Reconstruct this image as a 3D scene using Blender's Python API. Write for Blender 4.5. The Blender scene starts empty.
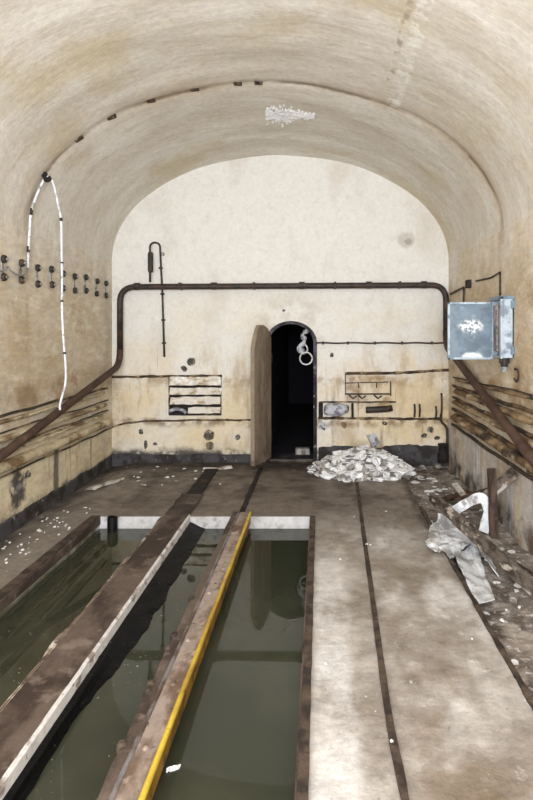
import bpy, bmesh, math, random
from mathutils import Vector, Matrix, noise
random.seed(11)
C = bpy.context.scene.collection
PI = math.pi
# ------------------------------------------------------------------ camera geometry (one-point perspective)
F_, U0, V0, S = 580.0, 320.0, 330.0, 77.0
D = F_ / S                      # distance of the back wall
H = 132 / S                     # eye height
XL, XR = (112 - U0) / S, (448.5 - U0) / S
XC, XA = (XL + XR) / 2, (XR - XL) / 2
SPR, RISE = H + 70 / S, 105 / S
RING = D / 1.406
WATER = -0.105
Y0 = -3.0

def at(u, v, y): return Vector(((u - U0) * y / F_, y, H - (v - V0) * y / F_))
def on_floor(u, v, z=0.0):
    y = F_ * (H - z) / (v - V0)
    return Vector(((u - U0) * y / F_, y, z))
def on_side(u, v, x):
    y = F_ * x / (u - U0)
    return Vector((x, y, H - (v - V0) * y / F_))
def vault_z(x):
    t = max(0.0, 1 - ((x - XC) / XA) ** 2)
    return SPR + RISE * math.sqrt(t)

# ------------------------------------------------------------------ materials
def lin(c):
    out = []
    for v in c:
        v /= 255.0
        out.append(v / 12.92 if v <= 0.04045 else ((v + 0.055) / 1.055) ** 2.4)
    return (*out, 1.0)

class NT:
    def __init__(self, name):
        self.m = bpy.data.materials.new(name); self.m.use_nodes = True
        self.t = self.m.node_tree; self.t.nodes.clear()
    def n(self, kind, **kw):
        nd = self.t.nodes.new(kind)
        for k, v in kw.items(): setattr(nd, k, v)
        return nd
    def put(self, sock, val):
        if isinstance(val, bpy.types.NodeSocket): self.t.links.new(val, sock)
        else: sock.default_value = val
    def math(self, op, a, b=0.0, clamp=False):
        nd = self.n('ShaderNodeMath', operation=op, use_clamp=clamp)
        self.put(nd.inputs[0], a); self.put(nd.inputs[1], b)
        return nd.outputs[0]
    def vmath(self, op, a, b):
        nd = self.n('ShaderNodeVectorMath', operation=op)
        self.put(nd.inputs[0], a); self.put(nd.inputs[1], b)
        return nd.outputs['Value'] if op in ('DISTANCE', 'LENGTH') else nd.outputs[0]
    def ramp(self, x, lo, hi):
        nd = self.n('ShaderNodeMapRange', interpolation_type='SMOOTHSTEP')
        self.put(nd.inputs[0], x)
        a, b, o0, o1 = lo, hi, 0.0, 1.0
        if lo > hi: a, b, o0, o1 = hi, lo, 1.0, 0.0
        nd.inputs[1].default_value = a; nd.inputs[2].default_value = b
        nd.inputs[3].default_value = o0; nd.inputs[4].default_value = o1
        return nd.outputs[0]
    def noise(self, vec, scale, detail=5, rough=0.6, dist=0.0):
        nd = self.n('ShaderNodeTexNoise')
        self.put(nd.inputs['Vector'], vec)
        nd.inputs['Scale'].default_value = scale; nd.inputs['Detail'].default_value = detail
        nd.inputs['Roughness'].default_value = rough; nd.inputs['Distortion'].default_value = dist
        return nd
    def mix(self, f, a, b):
        nd = self.n('ShaderNodeMix', data_type='RGBA')
        self.put(nd.inputs[0], f); self.put(nd.inputs[6], a); self.put(nd.inputs[7], b)
        return nd.outputs[2]

def mat(name, base, rough=0.85, layers=(), bump=0.25, bscale=35, bst=(1, 1, 1), metal=0.0, spec=0.3, warp=0.12, rough2=None, grain=0.22, grain_s=14, gst=(1, 1, 1)):
    N = NT(name)
    pos = N.n('ShaderNodeNewGeometry').outputs['Position']
    xyz = N.n('ShaderNodeSeparateXYZ'); N.put(xyz.inputs[0], pos)
    wn = N.noise(pos, 5.0, 4)
    wob = N.math('SUBTRACT', wn.outputs[0], 0.5)
    wv = N.vmath('SUBTRACT', wn.outputs[1], (0.5, 0.5, 0.5))
    wpos = N.vmath('ADD', pos, N.vmath('MULTIPLY', wv, (warp, warp, warp)))
    col = lin(base)
    k = 0
    for L in layers:
        k += 1
        fac = None
        if 's' in L:
            st = L.get('st', (1, 1, 1))
            v = N.vmath('MULTIPLY', pos, st)
            v = N.vmath('ADD', v, (3.7 * k, 1.9 * k, 5.3 * k))
            nz = N.noise(v, L['s'], L.get('d', 5), L.get('r', 0.6), L.get('dist', 0.0))
            fac = N.ramp(nz.outputs[0], L.get('lo', 0.45), L.get('hi', 0.65))
        for ax, a, b in L.get('zone', ()):
            c = N.math('ADD', xyz.outputs['xyz'.index(ax)], N.math('MULTIPLY', wob, L.get('zn', 0.25)))
            z = N.ramp(c, a, b)
            fac = z if fac is None else N.math('MULTIPLY', fac, z)
        if 'spots' in L:
            tot = None
            for sp in L['spots']:
                r = sp[3]
                sc = sp[4] if len(sp) > 4 else (1, 1, 1)
                a = N.vmath('MULTIPLY', N.vmath('SUBTRACT', wpos, tuple(sp[:3])), sc)
                d = N.vmath('LENGTH', a, (0, 0, 0))
                m = N.ramp(d, r, r * L.get('soft', 0.6))
                tot = m if tot is None else N.math('MAXIMUM', tot, m)
            fac = tot if fac is None else N.math('MULTIPLY', fac, tot)
        fac = N.math('MULTIPLY', fac, L.get('amt', 1.0))
        col = N.mix(fac, col, lin(L['c']))
    gr = N.noise(N.vmath('MULTIPLY', pos, gst), grain_s, 6, 0.75)
    g = N.n('ShaderNodeMapRange'); N.put(g.inputs[0], gr.outputs[0])
    g.inputs[1].default_value = .3; g.inputs[2].default_value = .7; g.inputs[3].default_value = 1 - grain; g.inputs[4].default_value = 1 + grain * .6
    mm = N.n('ShaderNodeMix', data_type='RGBA', blend_type='MULTIPLY'); mm.inputs[0].default_value = 1
    N.put(mm.inputs[6], col)
    cb = N.n('ShaderNodeCombineColor')
    for i in range(3): N.put(cb.inputs[i], g.outputs[0])
    N.put(mm.inputs[7], cb.outputs[0]); col = mm.outputs[2]
    bs = N.n('ShaderNodeBsdfPrincipled')
    N.put(bs.inputs['Base Color'], col)
    bs.inputs['Roughness'].default_value = rough
    if rough2 is not None:
        rn = N.noise(pos, 7.0, 4)
        N.put(bs.inputs['Roughness'], N.math('ADD', N.math('MULTIPLY', N.ramp(rn.outputs[0], 0.4, 0.62), rough2 - rough), rough))
    bs.inputs['Metallic'].default_value = metal
    bs.inputs['Specular IOR Level'].default_value = spec
    if bump:
        bn = N.noise(N.vmath('MULTIPLY', pos, bst), bscale, 6, 0.65)
        bp = N.n('ShaderNodeBump'); bp.inputs['Strength'].default_value = bump; bp.inputs['Distance'].default_value = 0.02
        N.put(bp.inputs['Height'], bn.outputs[0]); N.put(bs.inputs['Normal'], bp.outputs[0])
    out = N.n('ShaderNodeOutputMaterial')
    N.put(out.inputs[0], bs.outputs[0])
    N.bs = bs
    return N.m

def P3(p, r, sc=(1, 1, 1)): return (p[0], p[1], p[2], r, sc)
arc_st = (0.9, 5.5, 0.9)
M = {}
vault_layers = [
    dict(c=(232, 228, 220), s=1.3, st=(0.9, 2.0, 0.9), lo=0.4, hi=0.66, d=8),
    dict(c=(200, 190, 174), s=2.2, st=(0.8, 2.8, 0.8), lo=0.46, hi=0.72, d=9, r=.7, amt=0.7),
    dict(c=(168, 152, 128), s=4.5, st=(0.7, 3, 0.7), lo=0.57, hi=0.76, d=9, r=.7, amt=0.55),
    dict(c=(196, 180, 138), s=0.9, lo=0.52, hi=0.68, d=6, amt=0.5),
    dict(c=(176, 154, 122), s=1.1, lo=0.3, hi=0.6, zone=[('y', RING - 0.32, RING - 0.02), ('y', RING + 0.14, RING + 0.02)], zn=0.12, amt=0.55),
    dict(c=(122, 104, 80), s=1.3, lo=0.44, hi=0.58, zone=[('y', RING - 0.05, RING - 0.01), ('y', RING + 0.035, RING + 0.01)], zn=0.06, amt=0.65),
    dict(c=(242, 240, 232), s=9, lo=0.45, hi=0.55, zone=[('x', 0.60, 0.63), ('x', 0.74, 0.70), ('y', RING + 0.02, RING - 0.03), ('z', 3.0, 3.2)], zn=0.06, amt=0.75),
    dict(c=(150, 128, 98), s=6, lo=0.5, hi=0.6, zone=[('x', 0.55, 0.57), ('x', 0.61, 0.585), ('y', RING + 0.02, RING - 0.03), ('z', 3.0, 3.2)], zn=0.06, amt=0.6),
    dict(c=(120, 102, 80), s=26, lo=0.7, hi=0.76, amt=0.6),
]
M['vault'] = mat('vault_plaster', (218, 211, 198), 0.85, vault_layers, bump=0.25, bscale=7, bst=(0.8, 2.4, 0.8), grain=.16, grain_s=20)
M['back'] = mat('back_wall_plaster', (227, 225, 219), 0.85, [
    dict(c=(206, 198, 186), s=1.6, st=(1, 1, 0.6), lo=0.5, hi=0.7, d=7, amt=0.6),
    dict(c=(226, 212, 182), s=1.1, lo=0.44, hi=0.66, amt=0.6, zone=[('z', 2.5, 1.2)]),
    dict(c=(218, 198, 154), s=1.3, lo=0.35, hi=0.7, amt=0.75, zone=[('z', 1.15, 0.85), ]),
    dict(c=(216, 192, 148), s=1.2, lo=0.4, hi=0.6, amt=0.7, zone=[('x', -0.4, 1.2), ('z', 2.2, 1.3)]),
    dict(c=(150, 118, 76), s=3.0, st=(3.2, 1, 0.35), lo=0.56, hi=0.72, amt=0.55, zone=[('z', 1.5, 1.0)]),
    dict(c=(120, 86, 50), s=2.5, st=(5, 1, 0.3), lo=0.6, hi=0.72, amt=0.7, zone=[('z', 1.15, 0.95), ('x', -0.2, 0.4)]),
    dict(c=(140, 112, 74), s=4, lo=0.4, hi=0.65, amt=0.6, zone=[('x', XR - 0.5, XR - 0.05), ('z', 1.3, 0.9)]),
    dict(c=(168, 148, 116), s=4, lo=0.35, hi=0.65, amt=0.6, zone=[('x', XL + 0.35, XL + 0.05), ('z', 1.3, 0.9)]),
    dict(c=(44, 38, 36), spots=[P3(at(192, 361, D), .06), P3(at(184, 369, D), .05), P3(at(210, 435, D), .08), P3(at(210, 446, D), .06),
        P3(at(146, 445, D), .05, (1.6, 1, .7)), P3(at(141, 432, D), .035), P3(at(238, 437, D), .04), P3(at(155, 444, D), .03), P3(at(344, 425, D), .05),
        P3(at(385, 423, D), .03), P3(at(430, 430, D), .05), P3(at(424, 436, D), .04), P3(at(437, 438, D), .04), P3(at(284, 311, D), .025), P3(at(331, 355, D), .03)], soft=.75, s=28, lo=.26, hi=.42, amt=0.95),
    dict(c=(96, 82, 66), s=2.6, st=(9, 1, .16), lo=0.66, hi=0.7, d=4, amt=.6, zone=[('z', 1.9, 1.5)], zn=.6),
    dict(c=(214, 206, 196), s=7, lo=0.5, hi=0.68, d=8, r=.75, amt=0.6),
    dict(c=(180, 158, 122), s=2.2, st=(1.6, 1, .5), lo=0.5, hi=0.66, d=8, amt=0.6, zone=[('z', 1.75, 1.2)]),
    dict(c=(152, 122, 82), s=5, lo=0.44, hi=0.62, amt=.6, zone=[('z', 1.16, 1.08), ('z', .9, 1.06)], zn=.1),
    dict(c=(120, 92, 58), s=5, lo=0.42, hi=0.6, amt=.75, zone=[('z', .60, .54), ('z', .42, .52)], zn=.1),
    dict(c=(140, 108, 66), s=4, lo=0.42, hi=0.6, amt=.7, zone=[('x', .3, .36), ('x', 1.0, .85), ('z', 1.16, 1.1), ('z', .66, .72)], zn=.12),
    dict(c=(196, 188, 174), spots=[P3(at(291, 330, D), .62)], s=5, lo=.4, hi=.6, amt=.5),
    dict(c=(70, 60, 52), s=18, lo=0.66, hi=0.72, amt=0.6, zone=[('z', 1.3, .8)]),
    dict(c=(190, 182, 172), spots=[P3(at(406, 240, D), .13)], amt=0.7),
    dict(c=(150, 140, 128), spots=[P3(at(408, 241, D), .06)], amt=0.6),
    dict(c=(80, 72, 62), s=30, lo=0.7, hi=0.76, amt=0.7, zone=[('z', 2.2, 1.6)]),
    dict(c=(52, 50, 52), s=6, lo=0.32, hi=0.5, amt=0.9, zone=[('z', 0.2, 0.1)], zn=0.22),
], bump=0.1, bscale=9, warp=0.1, grain=.1, grain_s=22)
side_layers = lambda x, s: vault_layers + [
    dict(c=(208, 194, 168), s=2.2, st=(1, .4, 1), lo=0.28, hi=0.55, d=9, r=.72, amt=0.75, zone=[('z', 2.7, 1.9)], zn=.7),
    dict(c=(232, 226, 212), s=4, st=(1, .35, 1), lo=0.5, hi=0.62, d=9, r=.72, amt=0.7, zone=[('z', 2.6, 1.9)], zn=.7),
    dict(c=(182, 154, 114), s=1.8, st=(1, .5, .8), lo=0.42, hi=0.64, d=9, r=.7, amt=0.55, zone=[('z', 2.7, 1.9)], zn=.8),
    dict(c=(164, 118, 72), s=3.2, st=(1, .5, .8), lo=0.54, hi=0.68, d=9, r=.7, amt=0.6, zone=[('z', 2.6, 2.1)], zn=.5),
    dict(c=(140, 112, 78), s=2.4, lo=0.4, hi=0.66, amt=0.7, zone=[('z', 1.3, 1.15), ('z', 0.9, 1.05)]),
    dict(c=(242, 238, 228), s=22, lo=0.66, hi=0.7, amt=0.7, zone=[('z', 2.6, 2.2)]),
    dict(c=(80, 66, 52), s=24, lo=0.68, hi=0.74, amt=0.7, zone=[('z', 2.6, 2.2)]),
]
M['left'] = mat('left_wall_plaster', (220, 211, 195), 0.85, side_layers(XL, 1) + [
    dict(c=(226, 214, 182), s=1.5, lo=0.3, hi=0.56, amt=0.9, zone=[('z', 0.66, 0.56)]),
    dict(c=(140, 104, 60), s=4, st=(1, 4, .4), lo=0.55, hi=0.7, amt=0.75, zone=[('z', 0.66, 0.5)]),
    dict(c=(74, 68, 60), zone=[('y', 5.86, 5.90), ('y', 6.01, 5.97), ('z', 0.6, 0.52)], zn=0.06, amt=0.8),
    dict(c=(58, 58, 62), spots=[P3(on_side(17, 490, XL), .17, (1, 1, .8)), P3(on_side(27, 476, XL), .07)], s=9, lo=.33, hi=.45, amt=0.92),
    dict(c=(150, 150, 152), spots=[P3(on_side(20, 490, XL), .08)], s=12, lo=.4, hi=.6, amt=0.7),
    dict(c=(48, 46, 46), s=6, lo=0.3, hi=0.5, amt=0.92, zone=[('z', 0.16, 0.03)], zn=0.3),
], bump=0.25, bscale=12, bst=(1, .4, 1), warp=.3, gst=(1, .35, 1), grain_s=18)
M['right'] = mat('right_wall_plaster', (220, 208, 188), 0.85, side_layers(XR, -1) + [
    dict(c=(196, 192, 190), s=1.6, st=(1, 2.5, .4), lo=0.35, hi=0.55, amt=0.9, zone=[('z', 0.62, 0.5)]),
    dict(c=(140, 126, 114), s=2.0, st=(1, 2.4, .3), lo=0.48, hi=0.66, amt=0.55, zone=[('z', 0.6, 0.5)]),
    dict(c=(232, 236, 244), s=2.0, st=(1, 3, .3), lo=0.5, hi=0.62, amt=0.9, zone=[('z', 0.6, 0.5)]),
    dict(c=(52, 46, 44), s=3, lo=0.38, hi=0.58, amt=0.9, zone=[('z', 0.22, 0.05)], zn=0.4),
    dict(c=(150, 112, 72), s=3, st=(1, .5, .7), d=9, r=.72, lo=0.5, hi=0.66, amt=0.6, zone=[('z', 2.5, 2.0)]),
], bump=0.25, bscale=12, bst=(1, .4, 1), gst=(1, .35, 1), grain_s=18)
M['floor'] = mat('muddy_concrete', (142, 134, 125), 0.8, [
    dict(c=(120, 110, 98), s=3.2, lo=0.48, hi=0.64, d=9, r=.72, zone=[('x', -0.2, 0.0)], amt=0.7),
    dict(c=(184, 179, 175), s=1.6, lo=0.4, hi=0.62, zone=[('x', -0.2, 0.0)], amt=0.8),
    dict(c=(135, 124, 113), s=1.1, lo=0.44, hi=0.6, zone=[('x', -0.2, 0.0)], amt=0.5),
    dict(c=(196, 192, 188), s=3.0, st=(1, .6, 1), lo=0.4, hi=0.62, d=9, r=.7, zone=[('x', -0.1, -0.04), ('x', 0.25, 0.15)], zn=.1, amt=0.6),
    dict(c=(226, 226, 228), s=3.5, st=(1, .6, 1), lo=0.32, hi=0.6, d=9, r=.7, zone=[('x', -0.05, 0.01), ('x', 0.19, 0.13), ('y', 5.0, 3.2)], zn=0.09, amt=0.55),
    dict(c=(222, 222, 224), s=7, lo=0.58, hi=0.68, d=9, r=.75, zone=[('x', 0.3, 0.45), ('y', 5.2, 4.6)], amt=0.7),
    dict(c=(213, 211, 210), s=2.4, st=(1, .5, 1), lo=0.48, hi=0.66, zone=[('x', 0.32, 0.5)], amt=0.75),
    dict(c=(129, 116, 100), s=1.3, lo=0.46, hi=0.62, zone=[('x', 0.3, 0.42), ('y', 4.6, 3.9)], amt=0.75),
    dict(c=(116, 100, 82), s=2.0, lo=0.44, hi=0.62, zone=[('x', 0.36, 0.46), ('x', 0.86, 0.62), ('y', 3.6, 3.2)], amt=0.6),
    dict(c=(113, 103, 94), s=1.8, lo=0.12, hi=0.36, zone=[('y', 4.5, 5.6)], zn=0.8, amt=0.9),
    dict(c=(130, 122, 113), s=2.2, lo=0.15, hi=0.4, zone=[('x', -1.9, -2.0)], zn=0.05, amt=0.9),
    dict(c=(78, 68, 61), s=2.4, lo=0.46, hi=0.62, zone=[('y', 5.2, 6.0)], zn=0.5, amt=0.8),
    dict(c=(155, 146, 136), s=1.5, st=(1, .6, 1), lo=0.48, hi=0.64, zone=[('x', 0.3, 0.45), ('y', 5.0, 5.4), ('y', 7.2, 6.4)], amt=0.6),
    dict(c=(71, 64, 60), s=2.2, lo=0.34, hi=0.56, zone=[('x', -2.4, -2.6)], zn=0.2, amt=0.75),
    dict(c=(57, 50, 46), s=3, lo=0.25, hi=0.5, zone=[('y', 6.9, 7.3)], zn=0.3, amt=0.85),
    dict(c=(63, 54, 50), s=3, lo=0.25, hi=0.5, zone=[('x', 0.86, 0.95), ('y', 4.6, 5.2)], zn=0.2, amt=0.8),
    dict(c=(235, 234, 232), s=36, lo=0.69, hi=0.73, amt=0.6),
    dict(c=(58, 52, 49), s=30, lo=0.68, hi=0.73, amt=0.6),
], bump=0.4, bscale=18, rough2=0.5, grain=.3, grain_s=9)
M['trench'] = mat('trench_dirt', (140, 130, 121), 0.85, [
    dict(c=(176, 168, 160), s=4, lo=0.5, hi=0.62, d=8, amt=0.8),
    dict(c=(74, 64, 57), s=4, lo=0.46, hi=0.62, d=9, r=.7, amt=0.85),
    dict(c=(212, 210, 208), s=18, lo=0.58, hi=0.66, amt=0.75),
], bump=0.8, bscale=16)
M['pit'] = mat('pit_concrete', (168, 164, 158), 0.7, [
    dict(c=(198, 198, 199), s=5, lo=0.3, hi=0.5, zone=[('y', 5.2, 5.29)], zn=0, amt=0.95),
    dict(c=(96, 86, 74), s=4, lo=0.5, hi=0.66, amt=0.7),
    dict(c=(74, 74, 40), s=3, lo=0.3, hi=0.5, zone=[('z', -0.06, -0.1), ('y', 5.28, 5.2)], zn=0.05, amt=0.9),
], bump=0.3)
M['passage'] = mat('soot_blackened_brick', (36, 32, 40), 0.85, [  # passage darkness put into the colour, deepening away from the doorway
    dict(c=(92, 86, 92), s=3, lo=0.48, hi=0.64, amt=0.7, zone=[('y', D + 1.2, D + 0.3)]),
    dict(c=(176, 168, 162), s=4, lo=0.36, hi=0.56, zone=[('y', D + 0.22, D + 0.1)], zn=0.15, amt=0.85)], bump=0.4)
M['frame'] = mat('grimy_frame', (92, 90, 98), 0.85, [dict(c=(40, 36, 42), s=5, lo=0.4, hi=0.6, amt=.9), dict(c=(34, 30, 34), s=4, lo=0.3, hi=0.5, zone=[('z', 1.5, .9)], amt=.85), dict(c=(140, 136, 140), s=9, lo=0.6, hi=0.68)], bump=0.4)
M['anchor'] = mat('corroded_anchor', (70, 58, 46), 0.9, [dict(c=(130, 112, 88), s=22, lo=0.5, hi=0.62), dict(c=(40, 34, 28), s=14, lo=.5, hi=.62)], bump=0.4)
M['skirt'] = mat('tarred_skirting', (72, 71, 74), 0.75, [dict(c=(46, 42, 40), s=5, lo=0.45, hi=0.6), dict(c=(150, 140, 124), s=9, lo=0.62, hi=0.7, amt=.8)], bump=0.4)
M['pipe'] = mat('black_brown_pipe', (52, 44, 40), 0.55, [dict(c=(84, 60, 44), s=7, lo=0.45, hi=0.65, amt=0.7), dict(c=(30, 28, 28), s=11, lo=0.5, hi=0.65)], bump=0.15, spec=0.4)
M['pipe2'] = mat('brown_rust_pipe', (74, 56, 46), 0.6, [dict(c=(58, 42, 34), s=6, lo=0.42, hi=0.62), dict(c=(104, 82, 66), s=12, lo=0.58, hi=0.7, amt=.6)], bump=0.2)
M['rust'] = mat('rust', (82, 69, 60), 0.8, [dict(c=(51, 43, 40), s=9, lo=0.42, hi=0.6), dict(c=(111, 92, 76), s=14, lo=0.58, hi=0.7, amt=.7)], bump=0.4)
M['darkmetal'] = mat('dark_iron', (46, 42, 40), 0.6, [dict(c=(86, 64, 48), s=14, lo=0.5, hi=0.65)], bump=0.25, spec=0.4)
M['zinc'] = mat('dull_zinc', (160, 158, 154), 0.45, [dict(c=(100, 92, 82), s=24, lo=0.48, hi=0.62)], bump=0.1, metal=0.4)
M['beam'] = mat('rusted_beam_top', (97, 84, 76), 0.8, [dict(c=(61, 49, 43), s=4, st=(1, .5, 1), lo=0.42, hi=0.6), dict(c=(128, 114, 105), s=7, lo=0.55, hi=0.68, amt=.7),
    dict(c=(38, 34, 32), s=3, lo=0.4, hi=0.6, zone=[('y', 5.0, 5.6)], amt=.8)], bump=0.4)
M['flake'] = mat('flaking_white_paint', (217, 214, 212), 0.7, [dict(c=(145, 132, 124), s=14, st=(1, .5, 1), lo=0.54, hi=0.64), dict(c=(76, 65, 59), s=22, lo=0.62, hi=0.7)], bump=0.5)
M['crust'] = mat('crusted_edge', (140, 124, 110), 0.85, [dict(c=(206, 200, 190), s=6, lo=0.52, hi=0.62), dict(c=(84, 68, 58), s=8, lo=0.5, hi=0.6)], bump=0.6)
M['tar'] = mat('wet_black_tar', (10, 10, 12), 0.5, [dict(c=(130, 130, 134), s=40, lo=0.68, hi=0.72)], bump=0.35, bscale=45, spec=0.15)  # pale specks are wet glints painted into the colour
M['ybeam'] = mat('rusty_pink_beam', (154, 140, 131), 0.7, [dict(c=(104, 85, 72), s=5, st=(1, .5, 1), lo=0.45, hi=0.62), dict(c=(189, 172, 160), s=9, lo=0.55, hi=0.68, amt=.7), dict(c=(78, 63, 54), s=24, lo=0.6, hi=0.68)], bump=0.25)
M['gline'] = mat('grey_steel_line', (120, 116, 118), 0.5, [dict(c=(78, 64, 56), s=14, st=(1, .4, 1), lo=0.45, hi=0.6)], bump=0.2, spec=.5)
M['yellow'] = mat('yellow_paint', (208, 180, 60), 0.5, [dict(c=(172, 140, 46), s=5, st=(1, .4, 1), lo=0.45, hi=0.65), dict(c=(120, 84, 40), s=16, lo=0.6, hi=0.7, amt=.8)], bump=0.12, spec=.45)
M['mustard'] = mat('worn_mustard_paint', (150, 112, 44), 0.6, [dict(c=(96, 72, 46), s=9, lo=0.45, hi=0.6)], bump=0.2)
M['ledge'] = mat('stained_ledge_plaster', (206, 192, 160), 0.85, [dict(c=(216, 204, 174), s=4, st=(1, .4, 1), lo=0.45, hi=0.6), dict(c=(122, 94, 62), s=3.2, st=(1, .7, 1.5), lo=0.48, hi=0.62, amt=.9), dict(c=(58, 48, 40), s=9, st=(1, .5, 1), lo=0.58, hi=0.68, amt=.85)], bump=0.5)
M['ledge2'] = mat('rotten_ledge_plaster', (170, 146, 112), 0.85, [dict(c=(212, 198, 168), s=4, st=(1, .4, 1), lo=0.5, hi=0.62), dict(c=(104, 78, 54), s=3.2, st=(1, .7, 1.5), lo=0.42, hi=0.58, amt=.9), dict(c=(46, 38, 34), s=6, st=(1, .5, 1), lo=0.52, hi=0.64, amt=.9)], bump=0.6)
M['cable'] = mat('old_black_cable', (62, 54, 46), 0.8, [dict(c=(150, 130, 98), s=3.5, lo=0.46, hi=0.6, amt=.85)], bump=0.3)  # dark strand colour standing in for shade between the left ledges
M['white_cable'] = mat('white_sheathed_cable', (222, 227, 236), 0.45, [dict(c=(150, 146, 142), s=19, lo=0.53, hi=0.66)], bump=0.2, spec=.5)
M['tape'] = mat('black_tape', (52, 46, 44), 0.6, bump=0.1)
M['door'] = mat('weathered_door_boards', (146, 132, 114), 0.8, [dict(c=(122, 106, 88), s=2, st=(2, 2, .6), lo=0.45, hi=0.66), dict(c=(168, 154, 138), s=3, st=(2, 2, .5), lo=0.56, hi=0.7, amt=.5), dict(c=(88, 62, 56), s=3, lo=.4, hi=.6, zone=[('z', .5, .1)], amt=.7)], bump=0.3, bst=(4, 4, .5))
M['box'] = mat('grey_blue_enamel', (116, 134, 148), 0.38, [dict(c=(98, 114, 128), s=5, lo=0.45, hi=0.62), dict(c=(146, 160, 170), s=14, lo=0.58, hi=0.68, amt=.6), dict(c=(110, 92, 78), s=32, lo=0.68, hi=0.73, amt=.7),
    dict(c=(246, 248, 250), s=30, lo=0.44, hi=0.54, spots=[P3(at(471, 326, 5.33), .15, (1, 1, 1.9)), P3(at(466, 325, 5.33), .08, (1, 1, 1.3))], soft=.4),  # flash glare on the door painted as white blotches
    dict(c=(240, 244, 248), spots=[P3(at(472, 357, 5.33), .12, (1, 1, 2.2))], s=9, lo=.3, hi=.4)], bump=0.08, spec=.5, warp=.06)
M['boxrim'] = mat('pale_blue_enamel', (176, 190, 202), 0.4, [dict(c=(120, 134, 148), s=12, lo=0.5, hi=0.66), dict(c=(90, 72, 60), s=26, lo=0.66, hi=0.72)], bump=0.1, spec=.5)
M['boxin'] = mat('box_inside', (150, 136, 132), 0.6, [dict(c=(90, 84, 84), s=18, st=(1, 1, .3), lo=0.45, hi=0.6)], bump=0.3)
M['shard'] = mat('white_shard', (236, 237, 238), 0.7, [dict(c=(170, 166, 160), s=12, lo=0.54, hi=0.68), dict(c=(106, 96, 86), s=17, lo=0.63, hi=0.7, amt=.8)], bump=0.3)
M['shard2'] = mat('grey_shard', (172, 170, 166), 0.7, [dict(c=(110, 100, 90), s=14, lo=0.45, hi=0.62)], bump=0.3)
M['sheet'] = mat('dirty_white_plastic', (230, 234, 240), 0.4, [dict(c=(150, 148, 148), s=6, lo=0.45, hi=0.62), dict(c=(112, 98, 86), s=10, lo=0.58, hi=0.68, amt=.8), dict(c=(240, 242, 246), s=18, lo=0.6, hi=0.68)], bump=0.5, bscale=24, spec=.5)
M['wood'] = mat('rotten_plank', (112, 102, 94), 0.85, [dict(c=(64, 54, 47), s=4, st=(3, 1, 3), lo=0.45, hi=0.6), dict(c=(200, 192, 182), s=5, st=(2, .8, 2), lo=0.54, hi=0.62, amt=.9)], bump=0.5)
M['darkwood'] = mat('brown_post', (91, 73, 62), 0.85, [dict(c=(57, 45, 39), s=6, st=(3, 3, .6), lo=0.45, hi=0.6), dict(c=(130, 108, 90), s=12, lo=0.6, hi=0.7)], bump=0.4)
M['palewood'] = mat('pale_board', (196, 190, 182), 0.75, [dict(c=(130, 116, 102), s=7, lo=0.5, hi=0.62)], bump=0.3)
M['slat'] = mat('louvre_slat_paint', (222, 216, 204), 0.75, [dict(c=(170, 152, 122), s=6, st=(1, 1, 2), lo=0.5, hi=0.64), dict(c=(250, 250, 250), s=4, lo=0.56, hi=0.64)], bump=0.2)
M['gutcable'] = mat('grimy_cable', (54, 44, 38), 0.8, [dict(c=(124, 98, 70), s=4, lo=0.46, hi=0.58, amt=.9), dict(c=(206, 200, 194), s=6, lo=0.62, hi=0.68)], bump=0.6)
M['black'] = mat('black_grime', (34, 30, 30), 0.8, [dict(c=(70, 58, 48), s=8, lo=0.55, hi=0.68)], bump=0.3)
M['rustline'] = mat('rust_streaked_edge', (84, 68, 52), 0.85, [dict(c=(176, 154, 118), s=5, lo=0.5, hi=0.62, amt=.85), dict(c=(38, 32, 28), s=9, lo=0.5, hi=0.62)], bump=0.3)  # rust colour, also standing in for the shadow of band edges
M['bluebag'] = mat('blue_white_rag', (190, 192, 200), 0.6, [dict(c=(128, 126, 134), s=10, lo=0.48, hi=0.6), dict(c=(60, 56, 58), s=14, lo=0.58, hi=0.66)], bump=0.5)
M['effl'] = mat('white_lime_crust', (253, 254, 255), 0.5, bump=0)  # near-white colour of the modelled flash glare
M['wire'] = mat('bare_wire', (206, 206, 206), 0.4, bump=0, metal=.3)

# murky water
N = NT('murky_water')
pos = N.n('ShaderNodeNewGeometry').outputs['Position']
bs = N.n('ShaderNodeBsdfPrincipled')
n1 = N.noise(pos, 1.2, 3)
c = N.mix(N.ramp(n1.outputs[0], .4, .65), lin((50, 53, 42)), lin((60, 62, 50)))
sp = N.noise(pos, 55, 2)
xz = N.n('ShaderNodeSeparateXYZ'); N.put(xz.inputs[0], pos)
zn = N.math('MULTIPLY', N.ramp(xz.outputs[0], -0.78, -0.95), N.ramp(xz.outputs[1], 4.2, 3.2))
clump = N.ramp(N.noise(pos, 3.5, 3).outputs[0], .5, .62)
c = N.mix(N.math('MULTIPLY', N.math('MULTIPLY', N.ramp(sp.outputs[0], .68, .72), zn), clump), c, lin((190, 190, 180)))
N.put(bs.inputs['Base Color'], c)
bs.inputs['Roughness'].default_value = 0.012; bs.inputs['IOR'].default_value = 1.36
n2 = N.noise(pos, 2.2, 2)
bp = N.n('ShaderNodeBump'); bp.inputs['Strength'].default_value = 0.02; bp.inputs['Distance'].default_value = 0.02
N.put(bp.inputs['Height'], n2.outputs[0]); N.put(bs.inputs['Normal'], bp.outputs[0])
o = N.n('ShaderNodeOutputMaterial'); N.put(o.inputs[0], bs.outputs[0])
M['water'] = N.m

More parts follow.
